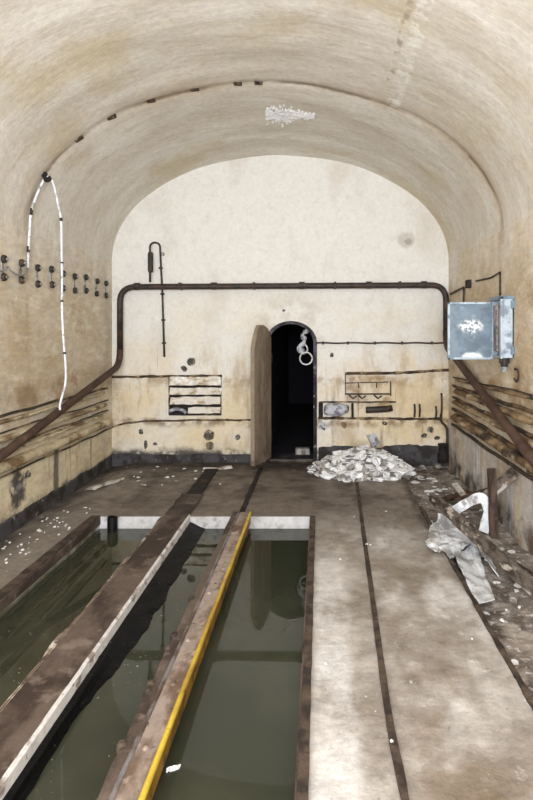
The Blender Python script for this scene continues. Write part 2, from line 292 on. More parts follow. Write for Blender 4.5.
# ------------------------------------------------------------------ object helpers
ORIG = {}
def tag(o, label, cat, group=None, kind=None):
    o['label'] = label; o['category'] = cat
    if group: o['group'] = group
    if kind: o['kind'] = kind
    return o
def thing(name, loc, label, cat, group=None):
    o = bpy.data.objects.new(name, None); C.objects.link(o); o.empty_display_size = 0.1
    o.location = loc; ORIG[o.name] = Vector(loc)
    return tag(o, label, cat, group)
def obj(name, bm, mat_, parent=None, smooth=False, label=None, origin=None):
    me = bpy.data.meshes.new(name)
    o = bpy.data.objects.new(name, me); C.objects.link(o)
    if origin is None:
        if parent is None and len(bm.verts):
            xs = [v.co for v in bm.verts]
            lo = [min(p[i] for p in xs) for i in range(3)]; hi = [max(p[i] for p in xs) for i in range(3)]
            origin = Vector(((lo[0] + hi[0]) / 2, (lo[1] + hi[1]) / 2, lo[2]))
        else: origin = ORIG.get(parent.name, Vector())
    origin = Vector(origin)
    bmesh.ops.translate(bm, verts=bm.verts, vec=-origin)
    bmesh.ops.recalc_face_normals(bm, faces=bm.faces)
    bm.to_mesh(me); bm.free()
    for m in (mat_ if isinstance(mat_, (list, tuple)) else [mat_]): me.materials.append(m)
    if smooth:
        for p in me.polygons: p.use_smooth = True
    if parent:
        o.parent = parent; o.location = origin - ORIG[parent.name]
    else: o.location = origin
    ORIG[o.name] = origin
    if label: o['label'] = label
    return o
def B(): return bmesh.new()
def box(bm, c, size, rot=None, bev=0.0, jit=0.0):
    r = bmesh.ops.create_cube(bm, size=1.0)
    vs = r['verts']
    for v in vs: v.co = Vector((v.co.x * size[0], v.co.y * size[1], v.co.z * size[2]))
    if bev:
        es = list({e for v in vs for e in v.link_edges})
        rb = bmesh.ops.bevel(bm, geom=es, offset=bev, segments=2, affect='EDGES', profile=0.5)
        vs = [v for v in rb['verts']]
    R = rot.to_4x4() if rot is not None else Matrix.Identity(4)
    for v in vs: v.co = (Matrix.Translation(Vector(c)) @ R) @ v.co
    return vs
def box2(bm, a, b, bev=0.0):
    return box(bm, [(p + q) / 2 for p, q in zip(a, b)], [abs(q - p) for p, q in zip(a, b)], None, bev)
def tube(bm, pts, r, seg=10, cap=True, closed=False):
    pts = [Vector(p) for p in pts]; n = len(pts)
    tang = []
    for i in range(n):
        a = pts[i - 1] if (i > 0 or closed) else pts[i]
        b = pts[(i + 1) % n] if (i < n - 1 or closed) else pts[i]
        tang.append((b - a).normalized())
    up = Vector((0, 0, 1)) if abs(tang[0].z) < 0.9 else Vector((1, 0, 0))
    nrm = (up - tang[0] * up.dot(tang[0])).normalized()
    rings = []
    for i in range(n):
        nrm = (nrm - tang[i] * nrm.dot(tang[i])).normalized()
        bi = tang[i].cross(nrm)
        rr = r(i / (n - 1)) if callable(r) else r
        rings.append([bm.verts.new(pts[i] + (nrm * math.cos(2 * PI * k / seg) + bi * math.sin(2 * PI * k / seg)) * rr) for k in range(seg)])
    for i in range(n if closed else n - 1):
        a, b = rings[i], rings[(i + 1) % n]
        for k in range(seg): bm.faces.new((a[k], a[(k + 1) % seg], b[(k + 1) % seg], b[k]))
    if cap and not closed:
        bm.faces.new(list(reversed(rings[0]))); bm.faces.new(rings[-1])
def fillet(pts, r, n=8):
    pts = [Vector(p) for p in pts]; out = [pts[0]]
    for i in range(1, len(pts) - 1):
        p, a, b = pts[i], pts[i - 1], pts[i + 1]
        da, db = (a - p), (b - p)
        l = min(r, da.length * .45, db.length * .45)
        A, E = p + da.normalized() * l, p + db.normalized() * l
        for k in range(n + 1):
            t = k / n
            out.append(A * (1 - t) ** 2 + p * 2 * t * (1 - t) + E * t ** 2)
    out.append(pts[-1]); return out
def smooth_path(pts, n=6):
    pts = [Vector(p) for p in pts]; out = []
    for i in range(len(pts) - 1):
        p0, p1, p2, p3 = pts[max(0, i - 1)], pts[i], pts[i + 1], pts[min(len(pts) - 1, i + 2)]
        for k in range(n):
            t = k / n
            out.append(0.5 * (2 * p1 + (p2 - p0) * t + (2 * p0 - 5 * p1 + 4 * p2 - p3) * t * t + (3 * p1 - p0 - 3 * p2 + p3) * t ** 3))
    out.append(pts[-1]); return out
def grid(bm, f, nu, nv, mi=0):
    vs = [[bm.verts.new(f(i / nu, j / nv)) for j in range(nv + 1)] for i in range(nu + 1)]
    for i in range(nu):
        for j in range(nv):
            fc = bm.faces.new((vs[i][j], vs[i + 1][j], vs[i + 1][j + 1], vs[i][j + 1])); fc.material_index = mi
    return vs
def bar(bm, a, b, w, t, up=(0, 0, 1), bev=0.0, rough=0.0, seg=1):
    """rectangular bar from a to b: width w across, thickness t along up"""
    a, b = Vector(a), Vector(b); d = (b - a).normalized(); up = Vector(up)
    s = d.cross(up).normalized(); n = s.cross(d)
    rings = []
    for i in range(seg + 1):
        p = a.lerp(b, i / seg); q = []
        for sx, sz in ((-1, -1), (1, -1), (1, 1), (-1, 1)):
            v = p + s * sx * w / 2 + n * sz * t / 2
            if rough: v = v + noise.noise_vector(v * 9 + Vector((sx * 3, sz * 5, 0))) * rough
            q.append(bm.verts.new(v))
        rings.append(q)
    for i in range(seg):
        for k in range(4): bm.faces.new((rings[i][k], rings[i][(k + 1) % 4], rings[i + 1][(k + 1) % 4], rings[i + 1][k]))
    bm.faces.new(rings[0][::-1]); bm.faces.new(rings[-1])
def wob(p, s, a): return noise.noise(Vector(p) * s) * a

# ------------------------------------------------------------------ the shell
def st(name, bm, m, label, cat, smooth=False):
    return tag(obj(name, bm, m, None, smooth, origin=(0, 0, 0)), label, cat, None, 'structure')
# ceiling vault, with a small set-off at the ring joint
bm = B()
def vault(u, v):
    th = PI * u; y = Y0 + (D + 0.02 - Y0) * v
    k = 0.012 * (1 if y > RING else -1) * 0
    g = -0.02 * math.exp(-((y - RING) / 0.035) ** 2)
    x = XC - (XA - g) * math.cos(th); z = SPR + (RISE - g) * math.sin(th)
    w = wob((x * .8, y * 1.6, z * .8), 1.6, 0.018) * math.sin(th) + wob((x, y * 2, z), 4, 0.005) * math.sin(th)
    n = Vector((-math.cos(th), 0, math.sin(th)))
    return Vector((x, y, z)) + n * w
grid(bm, vault, 72, 220)
st('ceiling', bm, M['vault'], 'pale beige plastered barrel vault with dark joint ring', 'ceiling', True)
bm = B(); grid(bm, lambda u, v: Vector((XL + wob((0, v * 10, u * 3), 1.2, .004), Y0 + (D + .02 - Y0) * v, -0.2 + (SPR + 0.2) * u)), 30, 90)
st('wall_left', bm, M['left'], 'stained left plaster wall with brown patches', 'wall', True)
bm = B(); grid(bm, lambda u, v: Vector((XR + wob((5, v * 10, u * 3), 1.2, .004), Y0 + (D + .02 - Y0) * v, -0.2 + (SPR + 0.2) * u)), 30, 90)
st('wall_right', bm, M['right'], 'stained brown right plaster wall', 'wall', True)
# back wall with arched opening
OX0, OX1 = (265 - U0) / S, (317 - U0) / S
OC, OA, OS, OT = (OX0 + OX1) / 2, (OX1 - OX0) / 2, H - 13 / S, H + 9 / S
def arch(n=20): return [(OX0, 0.0)] + [(OC - OA * math.cos(PI * k / n), OS + (OT - OS) * math.sin(PI * k / n)) for k in range(n + 1)] + [(OX1, 0.0)]
bm = B()
outer = [(XL - .01, -.2), (XL - .01, SPR)] + [(XC - (XA + .03) * math.cos(PI * k / 40), SPR + (RISE + .03) * math.sin(PI * k / 40)) for k in range(1, 40)] + [(XR + .01, SPR), (XR + .01, -.2)]
hole = arch()
loop = outer + [(OX1, -.2)] + [(x, z) for x, z in hole[::-1]] + [(OX0, -.2)]
vs = [bm.verts.new((x, D, z)) for x, z in loop]
es = [bm.edges.new((vs[i], vs[(i + 1) % len(vs)])) for i in range(len(vs))]
bmesh.ops.triangle_fill(bm, edges=es, use_beauty=True)
st('wall_back', bm, M['back'], 'whitewashed back wall with yellowed lower band and arched doorway', 'wall')
# passage beyond
bm = B()
prof = arch(16)
yl = [D, D + .18, D + .22, D + 6]
infl = [0, 0, .05, .05]
rows = []
for y, e in zip(yl, infl):
    rows.append([bm.verts.new((OC + (x - OC) * (1 + e), y, z * (1 + e * .5) if z else -0.01)) for x, z in prof])
for a, b in zip(rows, rows[1:]):
    for k in range(len(prof) - 1): bm.faces.new((a[k], a[k + 1], b[k + 1], b[k]))
bm.faces.new(rows[-1])
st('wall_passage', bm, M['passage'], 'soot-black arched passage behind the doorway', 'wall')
bm = B(); ins, outs = [], []
pr_ = arch(24)
def ring_pt(x, z, k, y): return (OC + (x - OC) * k, y, (OS + (z - OS) * k) if z > OS else z)
L4 = [[bm.verts.new(ring_pt(x, z, k, y)) for x, z in pr_] for k, y in ((.995, D + .03), (.995, D + .12), (.86, D + .12), (.86, D + .03))]
for r_ in range(4):
    a, b = L4[r_], L4[(r_ + 1) % 4]
    for k in range(len(pr_) - 1): bm.faces.new((a[k], a[k + 1], b[k + 1], b[k]))
st('trim_doorway', bm, M['frame'], 'grimy grey arched frame inside the doorway', 'door frame')
# floor pieces in one mesh
PX0, PX1, PY = -2.02, -0.085, 5.316
TX = 0.975
bm = B()
def fz(x, y):
    z = wob((x, y, 0), 3, .006) + wob((x, y, 4), 11, .003)
    if x < -2.35: z -= 0.06 * min(1, (-2.35 - x) / .3)
    return z
def patch(x0, x1, y0, y1, step=.07, mi=0, zf=fz):
    grid(bm, lambda u, v: Vector((x0 + (x1 - x0) * u, y0 + (y1 - y0) * v, zf(x0 + (x1 - x0) * u, y0 + (y1 - y0) * v))), max(2, int((x1 - x0) / step)), max(2, int((y1 - y0) / step)), mi)
patch(XL - .05, PX0, Y0, PY); patch(XL - .05, TX, PY, D + .01); patch(PX1, TX, Y0, PY)
tz = lambda x, y: -0.075 + wob((x, y, 2), 4, .03) + wob((x, y, 9), 14, .012)
patch(TX - .001, XR + .05, Y0, D + .02, .05, 1, tz)
grid(bm, lambda u, v: Vector((TX, Y0 + (D - Y0) * v, -0.14 + .14 * u + (fz(TX, Y0 + (D - Y0) * v) if u == 1 else 0))), 1, 150, 1)
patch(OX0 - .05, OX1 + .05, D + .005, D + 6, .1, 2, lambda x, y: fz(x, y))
st('floor', bm, [M['floor'], M['trench'], M['passage']], 'muddy concrete floor with pale worn slab on the right', 'floor')
bm = B()
def quad(a, b, c, d): bm.faces.new([bm.verts.new(p) for p in (a, b, c, d)])
zb = -0.9
quad((PX0, Y0, zb), (PX0, PY, zb), (PX0, PY, .004), (PX0, Y0, .004))
quad((PX1, Y0, zb), (PX1, PY, zb), (PX1, PY, .004), (PX1, Y0, .004))
quad((PX0, PY, zb), (PX1, PY, zb), (PX1, PY, .004), (PX0, PY, .004))
quad((PX0, Y0, zb), (PX1, Y0, zb), (PX1, PY, zb), (PX0, PY, zb))
quad((PX0, Y0, zb), (PX1, Y0, zb), (PX1, Y0, .004), (PX0, Y0, .004))
st('wall_pit', bm, M['pit'], 'concrete sides of the flooded pit, whitened at the far end', 'wall')
bm = B(); grid(bm, lambda u, v: Vector((PX0 + .002 + (PX1 - PX0 - .004) * u, Y0 + .01 + (PY - Y0 - .012) * v, WATER)), 4, 8)
tag(obj('water', bm, M['water'], origin=(0, 0, WATER)), 'still dark green water filling the pit and mirroring the back wall', 'water', None, 'stuff')
# skirtings
def skirt(name, a, b, h, t, nrm, label, z0=-.05):
    bm = B(); a, b = Vector(a), Vector(b); n = Vector(nrm); L = (b - a).length; k = int(L / .05)
    def f(u, v):
        p = a.lerp(b, v); hh = h * (1 + .2 * noise.noise(p * 3) + .14 * noise.noise(p * 17))
        q = [(0, hh), (t * .6, hh * .96), (t, hh * .8), (t * 1.15, z0)][int(round(u * 3))]
        return p + n * q[0] + Vector((0, 0, q[1]))
    grid(bm, f, 3, k)
    st(name, bm, M['skirt'], label, 'skirting')
skirt('baseboard_back', (XL, D, 0), (OX0 - .02, D, 0), .1, .03, (0, -1, 0), 'dark tarred skirting along the back wall left of the doorway')
skirt('baseboard_right', (OX1 + .02, D, 0), (XR, D, 0), .2, .03, (0, -1, 0), 'dark damp skirting along the back wall behind the rubble')
skirt('baseboard_left', (XL, 1, -.06), (XL, D, -.04), .13, .012, (1, 0, 0), 'dark crumbling skirting along the left wall', -.06)

# ------------------------------------------------------------------ wall shade strips (dark rust strips in place of band edge shadows)
n_shade_strip = [0]
def shade_strip(pts, r, m, label, y=None):
    n_shade_strip[0] += 1
    bm = B(); p = [at(u, v, D - .008) for u, v in pts]
    q = []
    for a, b in zip(p, p[1:]):
        k = max(2, int((b - a).length / .05))
        q += [a.lerp(b, i / k) for i in range(k)]
    q.append(p[-1])
    q = [x + Vector((0, 0, wob(x, 7, .008))) for x in q]
    tube(bm, q, lambda t: r * (1 + .5 * noise.noise(Vector((t * 25, r * 900, 0)))), 6)
    st('trim_%d' % n_shade_strip[0], bm, m, label, 'wall ledge', True)
shade_strip([(112, 377), (150, 376.5), (222, 376)], .017, M['rustline'], 'dark rusty edge line above the louvred vent')
shade_strip([(112, 427), (125, 423), (150, 421), (200, 420), (251, 420)], .012, M['rustline'], 'dark crack-like ledge line low on the back wall left of the doorway')
shade_strip([(345, 373.5), (400, 373), (425, 371.5), (449, 370)], .018, M['rustline'], 'dark rusty edge line on the back wall below the grey cabinet')
shade_strip([(318, 418), (380, 418.5), (440, 419)], .016, M['rustline'], 'dark ledge line on the back wall above the rubble heap')

# ledges along the side walls
def ledge(side, pa, pb, h, t, m, label, name):
    """pa, pb: (y, z) at near and far end"""
    bm = B(); X = XL if side < 0 else XR
    k = int((pb[0] - pa[0]) / .05)
    def f(u, v):
        y = pa[0] + (pb[0] - pa[0]) * v; z = pa[1] + (pb[1] - pa[1]) * v
        th = -PI / 2 + PI * u
        p = Vector((0, y, z))
        br = 1 + .4 * noise.noise(p * 3) + .35 * noise.noise(p * 13 + Vector((u * 2, 0, 0))) + .2 * noise.noise(p * 31 + Vector((u * 3, 0, 0)))
        dx = (abs(math.cos(th)) ** .6) * t * br
        return Vector((X - side * (dx - .012), y, z + math.sin(th) * h / 2 * (1 + .15 * noise.noise(p * 9))))
    vs = grid(bm, f, 9, k)
    bm.faces.new([r[0] for r in vs]); bm.faces.new([r[-1] for r in vs])
    st(name, bm, m, label, 'wall ledge', True)
def yz(u, v, x): p = on_side(u, v, x); return p.y, p.z
def ext(a, b, y0): 
    k = (a[1] - b[1]) / (a[0] - b[0]); return (y0, a[1] + k * (y0 - a[0]))
LX = XL + .05
left_l = [((0, 424), (107, 393), .035, .05, 'topmost plaster ledge on the left wall'), ((0, 442), (108, 405), .05, .06, 'second plaster ledge down the left wall'),
          ((0, 456), (108, 414), .035, .06, 'third plaster ledge down the left wall'), ((0, 470), (112, 422), .1, .07, 'lowest and thickest plaster ledge on the left wall')]
for i, (a, b, h, t, lab) in enumerate(left_l):
    A, E = yz(*a, LX), yz(*b, LX)
    ledge(-1, ext(A, E, 3.4), E if E[0] < D - .05 else ext(A, E, D - .06), h, t, M['ledge'], lab, 'trim_left_%d' % (i + 1))
RX = XR - .06
right_l = [((533, 400), (452, 380), .03, .04, 'topmost narrow ledge on the right wall'), ((533, 425), (453, 391), .06, .07, 'second ledge down the right wall, broken and blackened'),
           ((533, 446), (453, 402), .06, .08, 'third ledge down the right wall'), ((533, 470), (452, 417), .09, .09, 'lowest thick ledge on the right wall')]
for i, (a, b, h, t, lab) in enumerate(right_l):
    A, E = yz(*a, RX), yz(*b, RX)
    ledge(1, ext(A, E, 3.2), E if E[0] < D - .05 else ext(A, E, D - .06), h, t, M['ledge2'], lab, 'trim_right_%d' % (i + 1))
# cables between the ledges, the dark ones put in for the gaps' shade
def cable(side, a, b, off, r, label, m=None, y0=3.4, amp=.02):
    X = (XL + off) if side < 0 else (XR - off)
    A, E = yz(*a, X), yz(*b, X)
    n0 = ext(A, E, y0)
    if E[0] > D - .08: E = ext(A, E, D - .08)
    pts = [Vector((X, n0[0] + (E[0] - n0[0]) * i / 40, n0[1] + (E[1] - n0[1]) * i / 40)) for i in range(41)]
    pts = [p + Vector((0, 0, wob(p + Vector((a[1], 0, 0)), 2.2, amp))) for p in pts]
    bm = B(); tube(bm, pts, r, 8)
    return tag(obj('cable', bm, m or M['cable'], None, True), label, 'cable')  # left wall cables stand in for shade in the ledge gaps
cable(-1, (0, 416), (107, 388), .016, .013, 'black cable lying on top of the highest left wall ledge')
cable(-1, (0, 433), (108, 400), .012, .008, 'thin black cable between the first and second left wall ledges')
cable(-1, (0, 450), (108, 410), .012, .009, 'dark cable tucked below the second left wall ledge')
cable(-1, (0, 478), (112, 428), .012, .010, 'dark cable running under the lowest left wall ledge')
cable(1, (533, 394), (453, 377), .009, .008, 'thin rusty cable above the topmost right wall ledge', M['rust'])
cable(1, (533, 412), (453, 386), .02, .018, 'thick black cable between the first two right wall ledges', M['gutcable'])
cable(1, (533, 436), (453, 397), .02, .016, 'black cable between the second and third right wall ledges', M['gutcable'])
cable(1, (533, 458), (453, 409), .024, .022, 'thick black cable sagging over the lowest right wall ledge', M['gutcable'])
cable(1, (533, 480), (452, 424), .018, .017, 'brown cable running under the lowest right wall ledge', M['rust'])

# ------------------------------------------------------------------ main pipe
yp = D - .1
pl = on_side(110, 371, XL + .11); p0 = on_side(0, 456, XL + .11)
pr = on_side(453, 362, XR - .13); p1 = on_side(533, 463, XR - .13)
dl = (p0 - pl) / (p0.y - pl.y); dr = (p1 - pr) / (p1.y - pr.y)
nl = pl + dl * (3.3 - pl.y); nr = pr + dr * (3.1 - pr.y)
root = thing('pipe', (0, yp, 0), 'dark pipe running along the back wall and bending down along both side walls', 'pipe')
bx0, bx1 = at(120, 287, yp), at(446, 285, yp)
path = fillet([nl, Vector((bx0.x, yp, pl.z + dl.z * (yp - pl.y))), Vector((bx0.x, yp, bx0.z)), Vector((bx1.x, yp, bx1.z)), Vector((bx1.x, yp, pr.z + dr.z * (yp - pr.y) )), nr], .2, 10)
bm = B(); tube(bm, path[:12], .04, 14); obj('sloping_run', bm, M['pipe2'], root, True, 'brown rusty pipe run on the left wall')
bm = B(); tube(bm, path[11:-11], .038, 14); obj('main_run', bm, M['pipe'], root, True)
bm = B(); tube(bm, path[-12:], .042, 14); obj('sloping_run', bm, M['pipe2'], root, True, 'brown rusty pipe run on the right wall')
for u in (137, 214, 302, 369, 424):
    a = at(u, 286.6 - (u - 120) / 326 * 2, yp)
    bm = B(); tube(bm, [a - Vector((.035, 0, 0)), a + Vector((.035, 0, 0))], .047, 14); obj('collar', bm, M['pipe'], root, False)
for u in (180, 254, 335, 400):
    a = at(u, 286.6 - (u - 120) / 326 * 2, yp)
    bm = B(); box2(bm, (a.x - .012, a.y - .045, a.z - .045), (a.x + .012, D + .01, a.z + .045), .004); obj('wall_bracket', bm, M['darkmetal'], root)

# siphon gauge
yg = D - .1
root = thing('gauge_tube', at(150, 282, yg), 'thin hooked tube with small black cylinder rising from the pipe', 'gauge')
bm = B(); a, b = at(150, 282, yg), at(150, 271, yg); tube(bm, [a, b], .014, 8); obj('lower_tube', bm, M['darkmetal'], root, True)
bm = B(); a, b = at(150.5, 272.5, yg), at(150.5, 252, yg)
tube(bm, [a, a + Vector((0, 0, .006)), a + Vector((0, 0, .02)), b - Vector((0, 0, .02)), b - Vector((0, 0, .006)), b], lambda t: [.018, .028, .034, .034, .028, .018][int(round(t * 5))], 14)
obj('canister', bm, M['darkmetal'], root, True)
yk = D - .03
arcp = [at(155 - 5 * math.cos(PI * k / 10), 247 - 4.5 * math.sin(PI * k / 10), yg + (yk - yg) * k / 10) for k in range(11)]
bm = B(); tube(bm, [at(150, 252, yg)] + arcp + [at(161, 268, yk), at(162, 285, yk), at(162.6, 300, yk), at(163.5, 330, yk), at(164.3, 357, yk)], .013, 8); obj('bent_tube', bm, M['darkmetal'], root, True)
for u, v in ((160.6, 268), (162.3, 294), (163.2, 320), (163.8, 343)):
    a = at(u, v, yk); bm = B(); box2(bm, (a.x - .022, a.y - .018, a.z - .012), (a.x + .022, D + .004, a.z + .012), .004); obj('clip', bm, M['rust'], root)
bm = B(); a = at(162.5, 254, D - .012); tube(bm, [a - Vector((0, .01, 0)), a + Vector((0, .02, 0))], .026, 10)
tag(obj('wall_plug', bm, M['zinc']), 'small grey plug on the back wall beside the hooked tube', 'plug')

# thin wire on the back wall
root = thing('conduit', at(380, 343, D), 'thin rusty conduit running right from the doorway arch', 'conduit')
bm = B(); tube(bm, [at(u, 343 - .3 * math.sin(u * .2), D - .022) for u in range(316, 447, 5)], .011, 8); obj('tube_run', bm, M['rust'], root, True)
for u in (323, 348, 375, 402, 432):
    a = at(u, 343, D - .02); bm = B(); box2(bm, (a.x - .014, a.y - .016, a.z - .02), (a.x + .014, D + .004, a.z + .02), .004); obj('clip', bm, M['darkmetal'], root)

# louvred vent, left of the doorway
root = thing('vent', at(195, 415, D), 'louvred wall vent with broken whitish slats left of the doorway', 'vent')
a, b = at(169, 415, D - .004), at(221, 377, D - .004)
bm = B(); box2(bm, (a.x, D - .012, a.z), (b.x, D + .01, b.z)); obj('backing', bm, M['black'], root, False, 'blackened backing')
bm = B()
for p, q in (((169, 377), (169, 415)), ((221, 377), (221, 415)), ((169, 415), (221, 415))):
    bar(bm, at(*p, D - .014), at(*q, D - .014), .010, .02, (0, 1, 0), rough=.003, seg=6)
obj('frame', bm, M['rustline'], root)
for v, h, u0, u1 in ((381.2, 8.6, 169.5, 220.8), (391.4, 7, 170, 221), (400.8, 7.5, 170, 220.5), (410.4, 6, 188, 220.5)):
    A, E = at(u0, v, D - .03), at(u1, v - .3, D - .03)
    bm = B(); bar(bm, A, E, h / S, .014, (0, -1, .35), rough=.014, seg=14); obj('slat', bm, M['slat'], root)
bm = B()
A = at(178, 413, D - .06)
for k in range(3): 
    pass
tube(bm, smooth_path([at(170, 411, D - .05), at(176, 409, D - .07), at(183, 410.5, D - .05), at(186, 413, D - .04)], 5), .022, 8)
tag(obj('rag', bm, M['bluebag'], None, True), 'small grey rag caught at the lower left of the louvred vent', 'rag')

# rusted frame, right of doorway
root = thing('rusty_bracket', at(367, 396, D), 'rusted rectangular bracket frame on the back wall right of the doorway', 'bracket')
for nm, p, q, w in (('top_bar', (345, 383), (388, 382), .010), ('bottom_bar', (345, 394), (391, 394), .016), ('side_bar', (345.5, 374), (345.5, 395), .010), ('side_bar', (390.5, 381), (390.5, 396), .014), ('post', (358.5, 383), (358.5, 388), .012), ('post', (376.5, 383), (376.5, 388), .012)):
    bm = B(); bar(bm, at(*p, D - .015), at(*q, D - .015), w, .03, (0, 1, 0), rough=.003, seg=6); obj(nm, bm, M['rust'], root)
for u in (353, 362, 378):
    bm = B(); tube(bm, [at(u - 4, 395, D - .03), at(u, 398.5, D - .05), at(u + 3.5, 396, D - .03)], .011, 6); obj('hook', bm, M['rust'], root, True)
# wall slot with pipe stub and rag
root = thing('slot_plate', at(354, 418, D), 'dirty shallow wall recess strip just right of the doorway', 'recess')
a, b = at(318.5, 417, D), at(396, 402, D)
bm = B(); box2(bm, (a.x, D - .01, a.z), (at(323, 0, D).x, D + .01, b.z)); obj('stained_end', bm, M['black'], root)
bm = B(); bar(bm, at(319, 402, D - .02), at(396, 402, D - .02), .014, .04, (0, 1, 0), rough=.006, seg=12); obj('upper_lip', bm, M['rustline'], root)
bm = B(); bar(bm, at(352.5, 403, D - .02), at(352.5, 417, D - .02), .03, .04, (0, 1, 0), rough=.006, seg=6); obj('divider', bm, M['black'], root)
bm = B(); tube(bm, [at(u, 409.5 + .4 * math.sin(u), D - .05) for u in range(324, 351, 3)], lambda t: .08 * (1 - .35 * abs(2 * t - 1) ** 3), 10)
for v in bm.verts: v.co += noise.noise_vector(v.co * 13) * .025
tag(obj('plastic_bag', bm, M['bluebag'], None, True), 'crumpled bluish white bag stuffed in the wall recess right of the doorway', 'bag')
bm = B(); tube(bm, [at(366, 410, D - .04), at(369, 410, D - .045), at(388, 409, D - .045), at(392, 408, D - .04)], .042, 10)
tag(obj('pipe_stub', bm, M['pipe'], None, True), 'short dark brown pipe stub lying in the wall recess', 'pipe')
bm = B(); bar(bm, at(320, 425, D - .02), at(326, 427, D - .03), .09, .02, (0, 1, 0), rough=.02, seg=3)
tag(obj('blue_scrap', bm, M['bluebag']), 'small blue grey scrap on the wall beside the right doorway jamb', 'scrap')
for (u, v0, v1, lab) in ((414.5, 404, 417, 'left one of two short rusty rods on the ledge line'), (419.5, 404, 417, 'right one of two short rusty rods on the ledge line'), (436, 406, 418, 'short rusty rod on the ledge line nearest the right corner'), (441.5, 393, 414, 'tall rusty rod in the right back corner')):
    bm = B(); tube(bm, [at(u, v1, D - .03), at(u + .4, (v0 + v1) / 2, D - .035), at(u, v0, D - .03)], .013, 8)
    tag(obj('rusty_rod', bm, M['rust'], None, True), lab, 'rod')
bm = B(); tube(bm, fillet([at(441, 414, D - .05), at(441, 422, D - .05), at(447, 427, D - .06), at(447.3, 436, D - .06), at(447.3, 461, D - .06)], .05, 5), .017, 8)
tag(obj('drain_pipe', bm, M['pipe'], None, True), 'small bent drain pipe in the right back corner', 'pipe')
bm = B(); q = at(443, 462, D - .13); tube(bm, [q, q + Vector((0, 0, .1)), q + Vector((0, 0, .12)), q + Vector((0, 0, .2)), q + Vector((0, 0, .21)), q + Vector((0, 0, .23))], lambda t: [.07, .07, .05, .05, .068, .068][int(round(t * 5))], 14)
tag(obj('iron_stump', bm, M['black'], None, True), 'black flanged iron pipe stump standing in the right back corner', 'pipe')
bm = B()
bar(bm, at(371, 434, D - .02), at(376, 446, D - .03), .09, .03, (0, -1, 0), rough=.03, seg=5)
tag(obj('wall_scrap', bm, M['bluebag']), 'dark blue grey scrap stuck to the wall above the rubble heap', 'scrap')

# ------------------------------------------------------------------ door leaf
hx = Vector((-.655, D - .03, 0)); fy = 6.98; fx = Vector(((252.5 - U0) * fy / F_, fy, 0))
root = thing('door_leaf', (hx.x, hx.y, .02), 'weathered grey brown arched door leaf standing open at the doorway', 'door')
dirn = (fx - hx); L = dirn.length; dirn.normalize(); nrm = Vector((-dirn.y, dirn.x, 0))
prof = [(0, .06), (L, .075), (L, 1.50), (L * .9, 1.62), (L * .78, 1.73), (L * .66, 1.775), (L * .45, 1.775), (L * .2, 1.73), (0, 1.62)]
bm = B()
def leafv(t, z, s): return bm.verts.new(hx + dirn * t + nrm * s + Vector((0, 0, z)))
fa = [leafv(t, z, -.025) for t, z in prof]; fb = [leafv(t, z, .025) for t, z in prof]
bm.faces.new(fa); bm.faces.new(fb[::-1])
for k in range(len(prof)): bm.faces.new((fa[k], fa[(k + 1) % len(prof)], fb[(k + 1) % len(prof)], fb[k]))
obj('board_panel', bm, M['door'], root)
for z in (.35, 1.35):
    bm = B(); a = hx + dirn * .02 + nrm * -.035 + Vector((0, 0, z)); bar(bm, a, a + dirn * (L * .85), .06, .012, nrm); obj('hinge_strap', bm, M['darkmetal'], root)
    bm = B(); a = hx + Vector((.015, .01, z)); tube(bm, [a - Vector((0, 0, .06)), a + Vector((0, 0, .06))], .022, 10); obj('hinge_pin', bm, M['darkmetal'], root)
bm = B(); a = hx + dirn * (L * .12) - nrm * .05 + Vector((0, 0, .97)); box(bm, a, (.05, .05, .1), None, .006); obj('latch', bm, M['black'], root)
# coils at the jamb
def coil(u, v, y, r, lab):
    c = at(u, v, y); bm = B()
    pts = [c + Vector((r * math.cos(t), .05 * t / 12, r * math.sin(t) )) for t in [k * 2 * PI / 24 for k in range(24 * 2 + 1)]]
    tube(bm, pts, .011, 6); return tag(obj('wire_coil', bm, M['wire'], None, True), lab, 'coil')
coil(306, 358.5, D - .03, .08, 'lower of the two pale wire coils hanging at the right doorway jamb')
coil(302.5, 349, D + .05, .065, 'upper of the two pale wire coils hanging at the right doorway jamb')
bm = B(); tube(bm, smooth_path([at(308, 330, D + .05), at(303, 335, D + .02), at(305, 341, D + .04), at(300, 347, D + .03), at(303, 353, D + .0)], 6), lambda t: .03 + .012 * math.sin(t * 23), 8)
for v in bm.verts: v.co += noise.noise_vector(v.co * 22) * .02
tag(obj('rag', bm, M['bluebag'], None, True), 'twisted grey rag hanging inside the top right of the doorway arch', 'rag')
bm = B(); a = on_floor(302, 461); a = Vector((-.24, D + .5, .04)); box(bm, a, (.2, .12, .09), None, .012)
tag(obj('brick', bm, M['shard2']), 'pale block lying on the floor inside the dark doorway', 'brick')

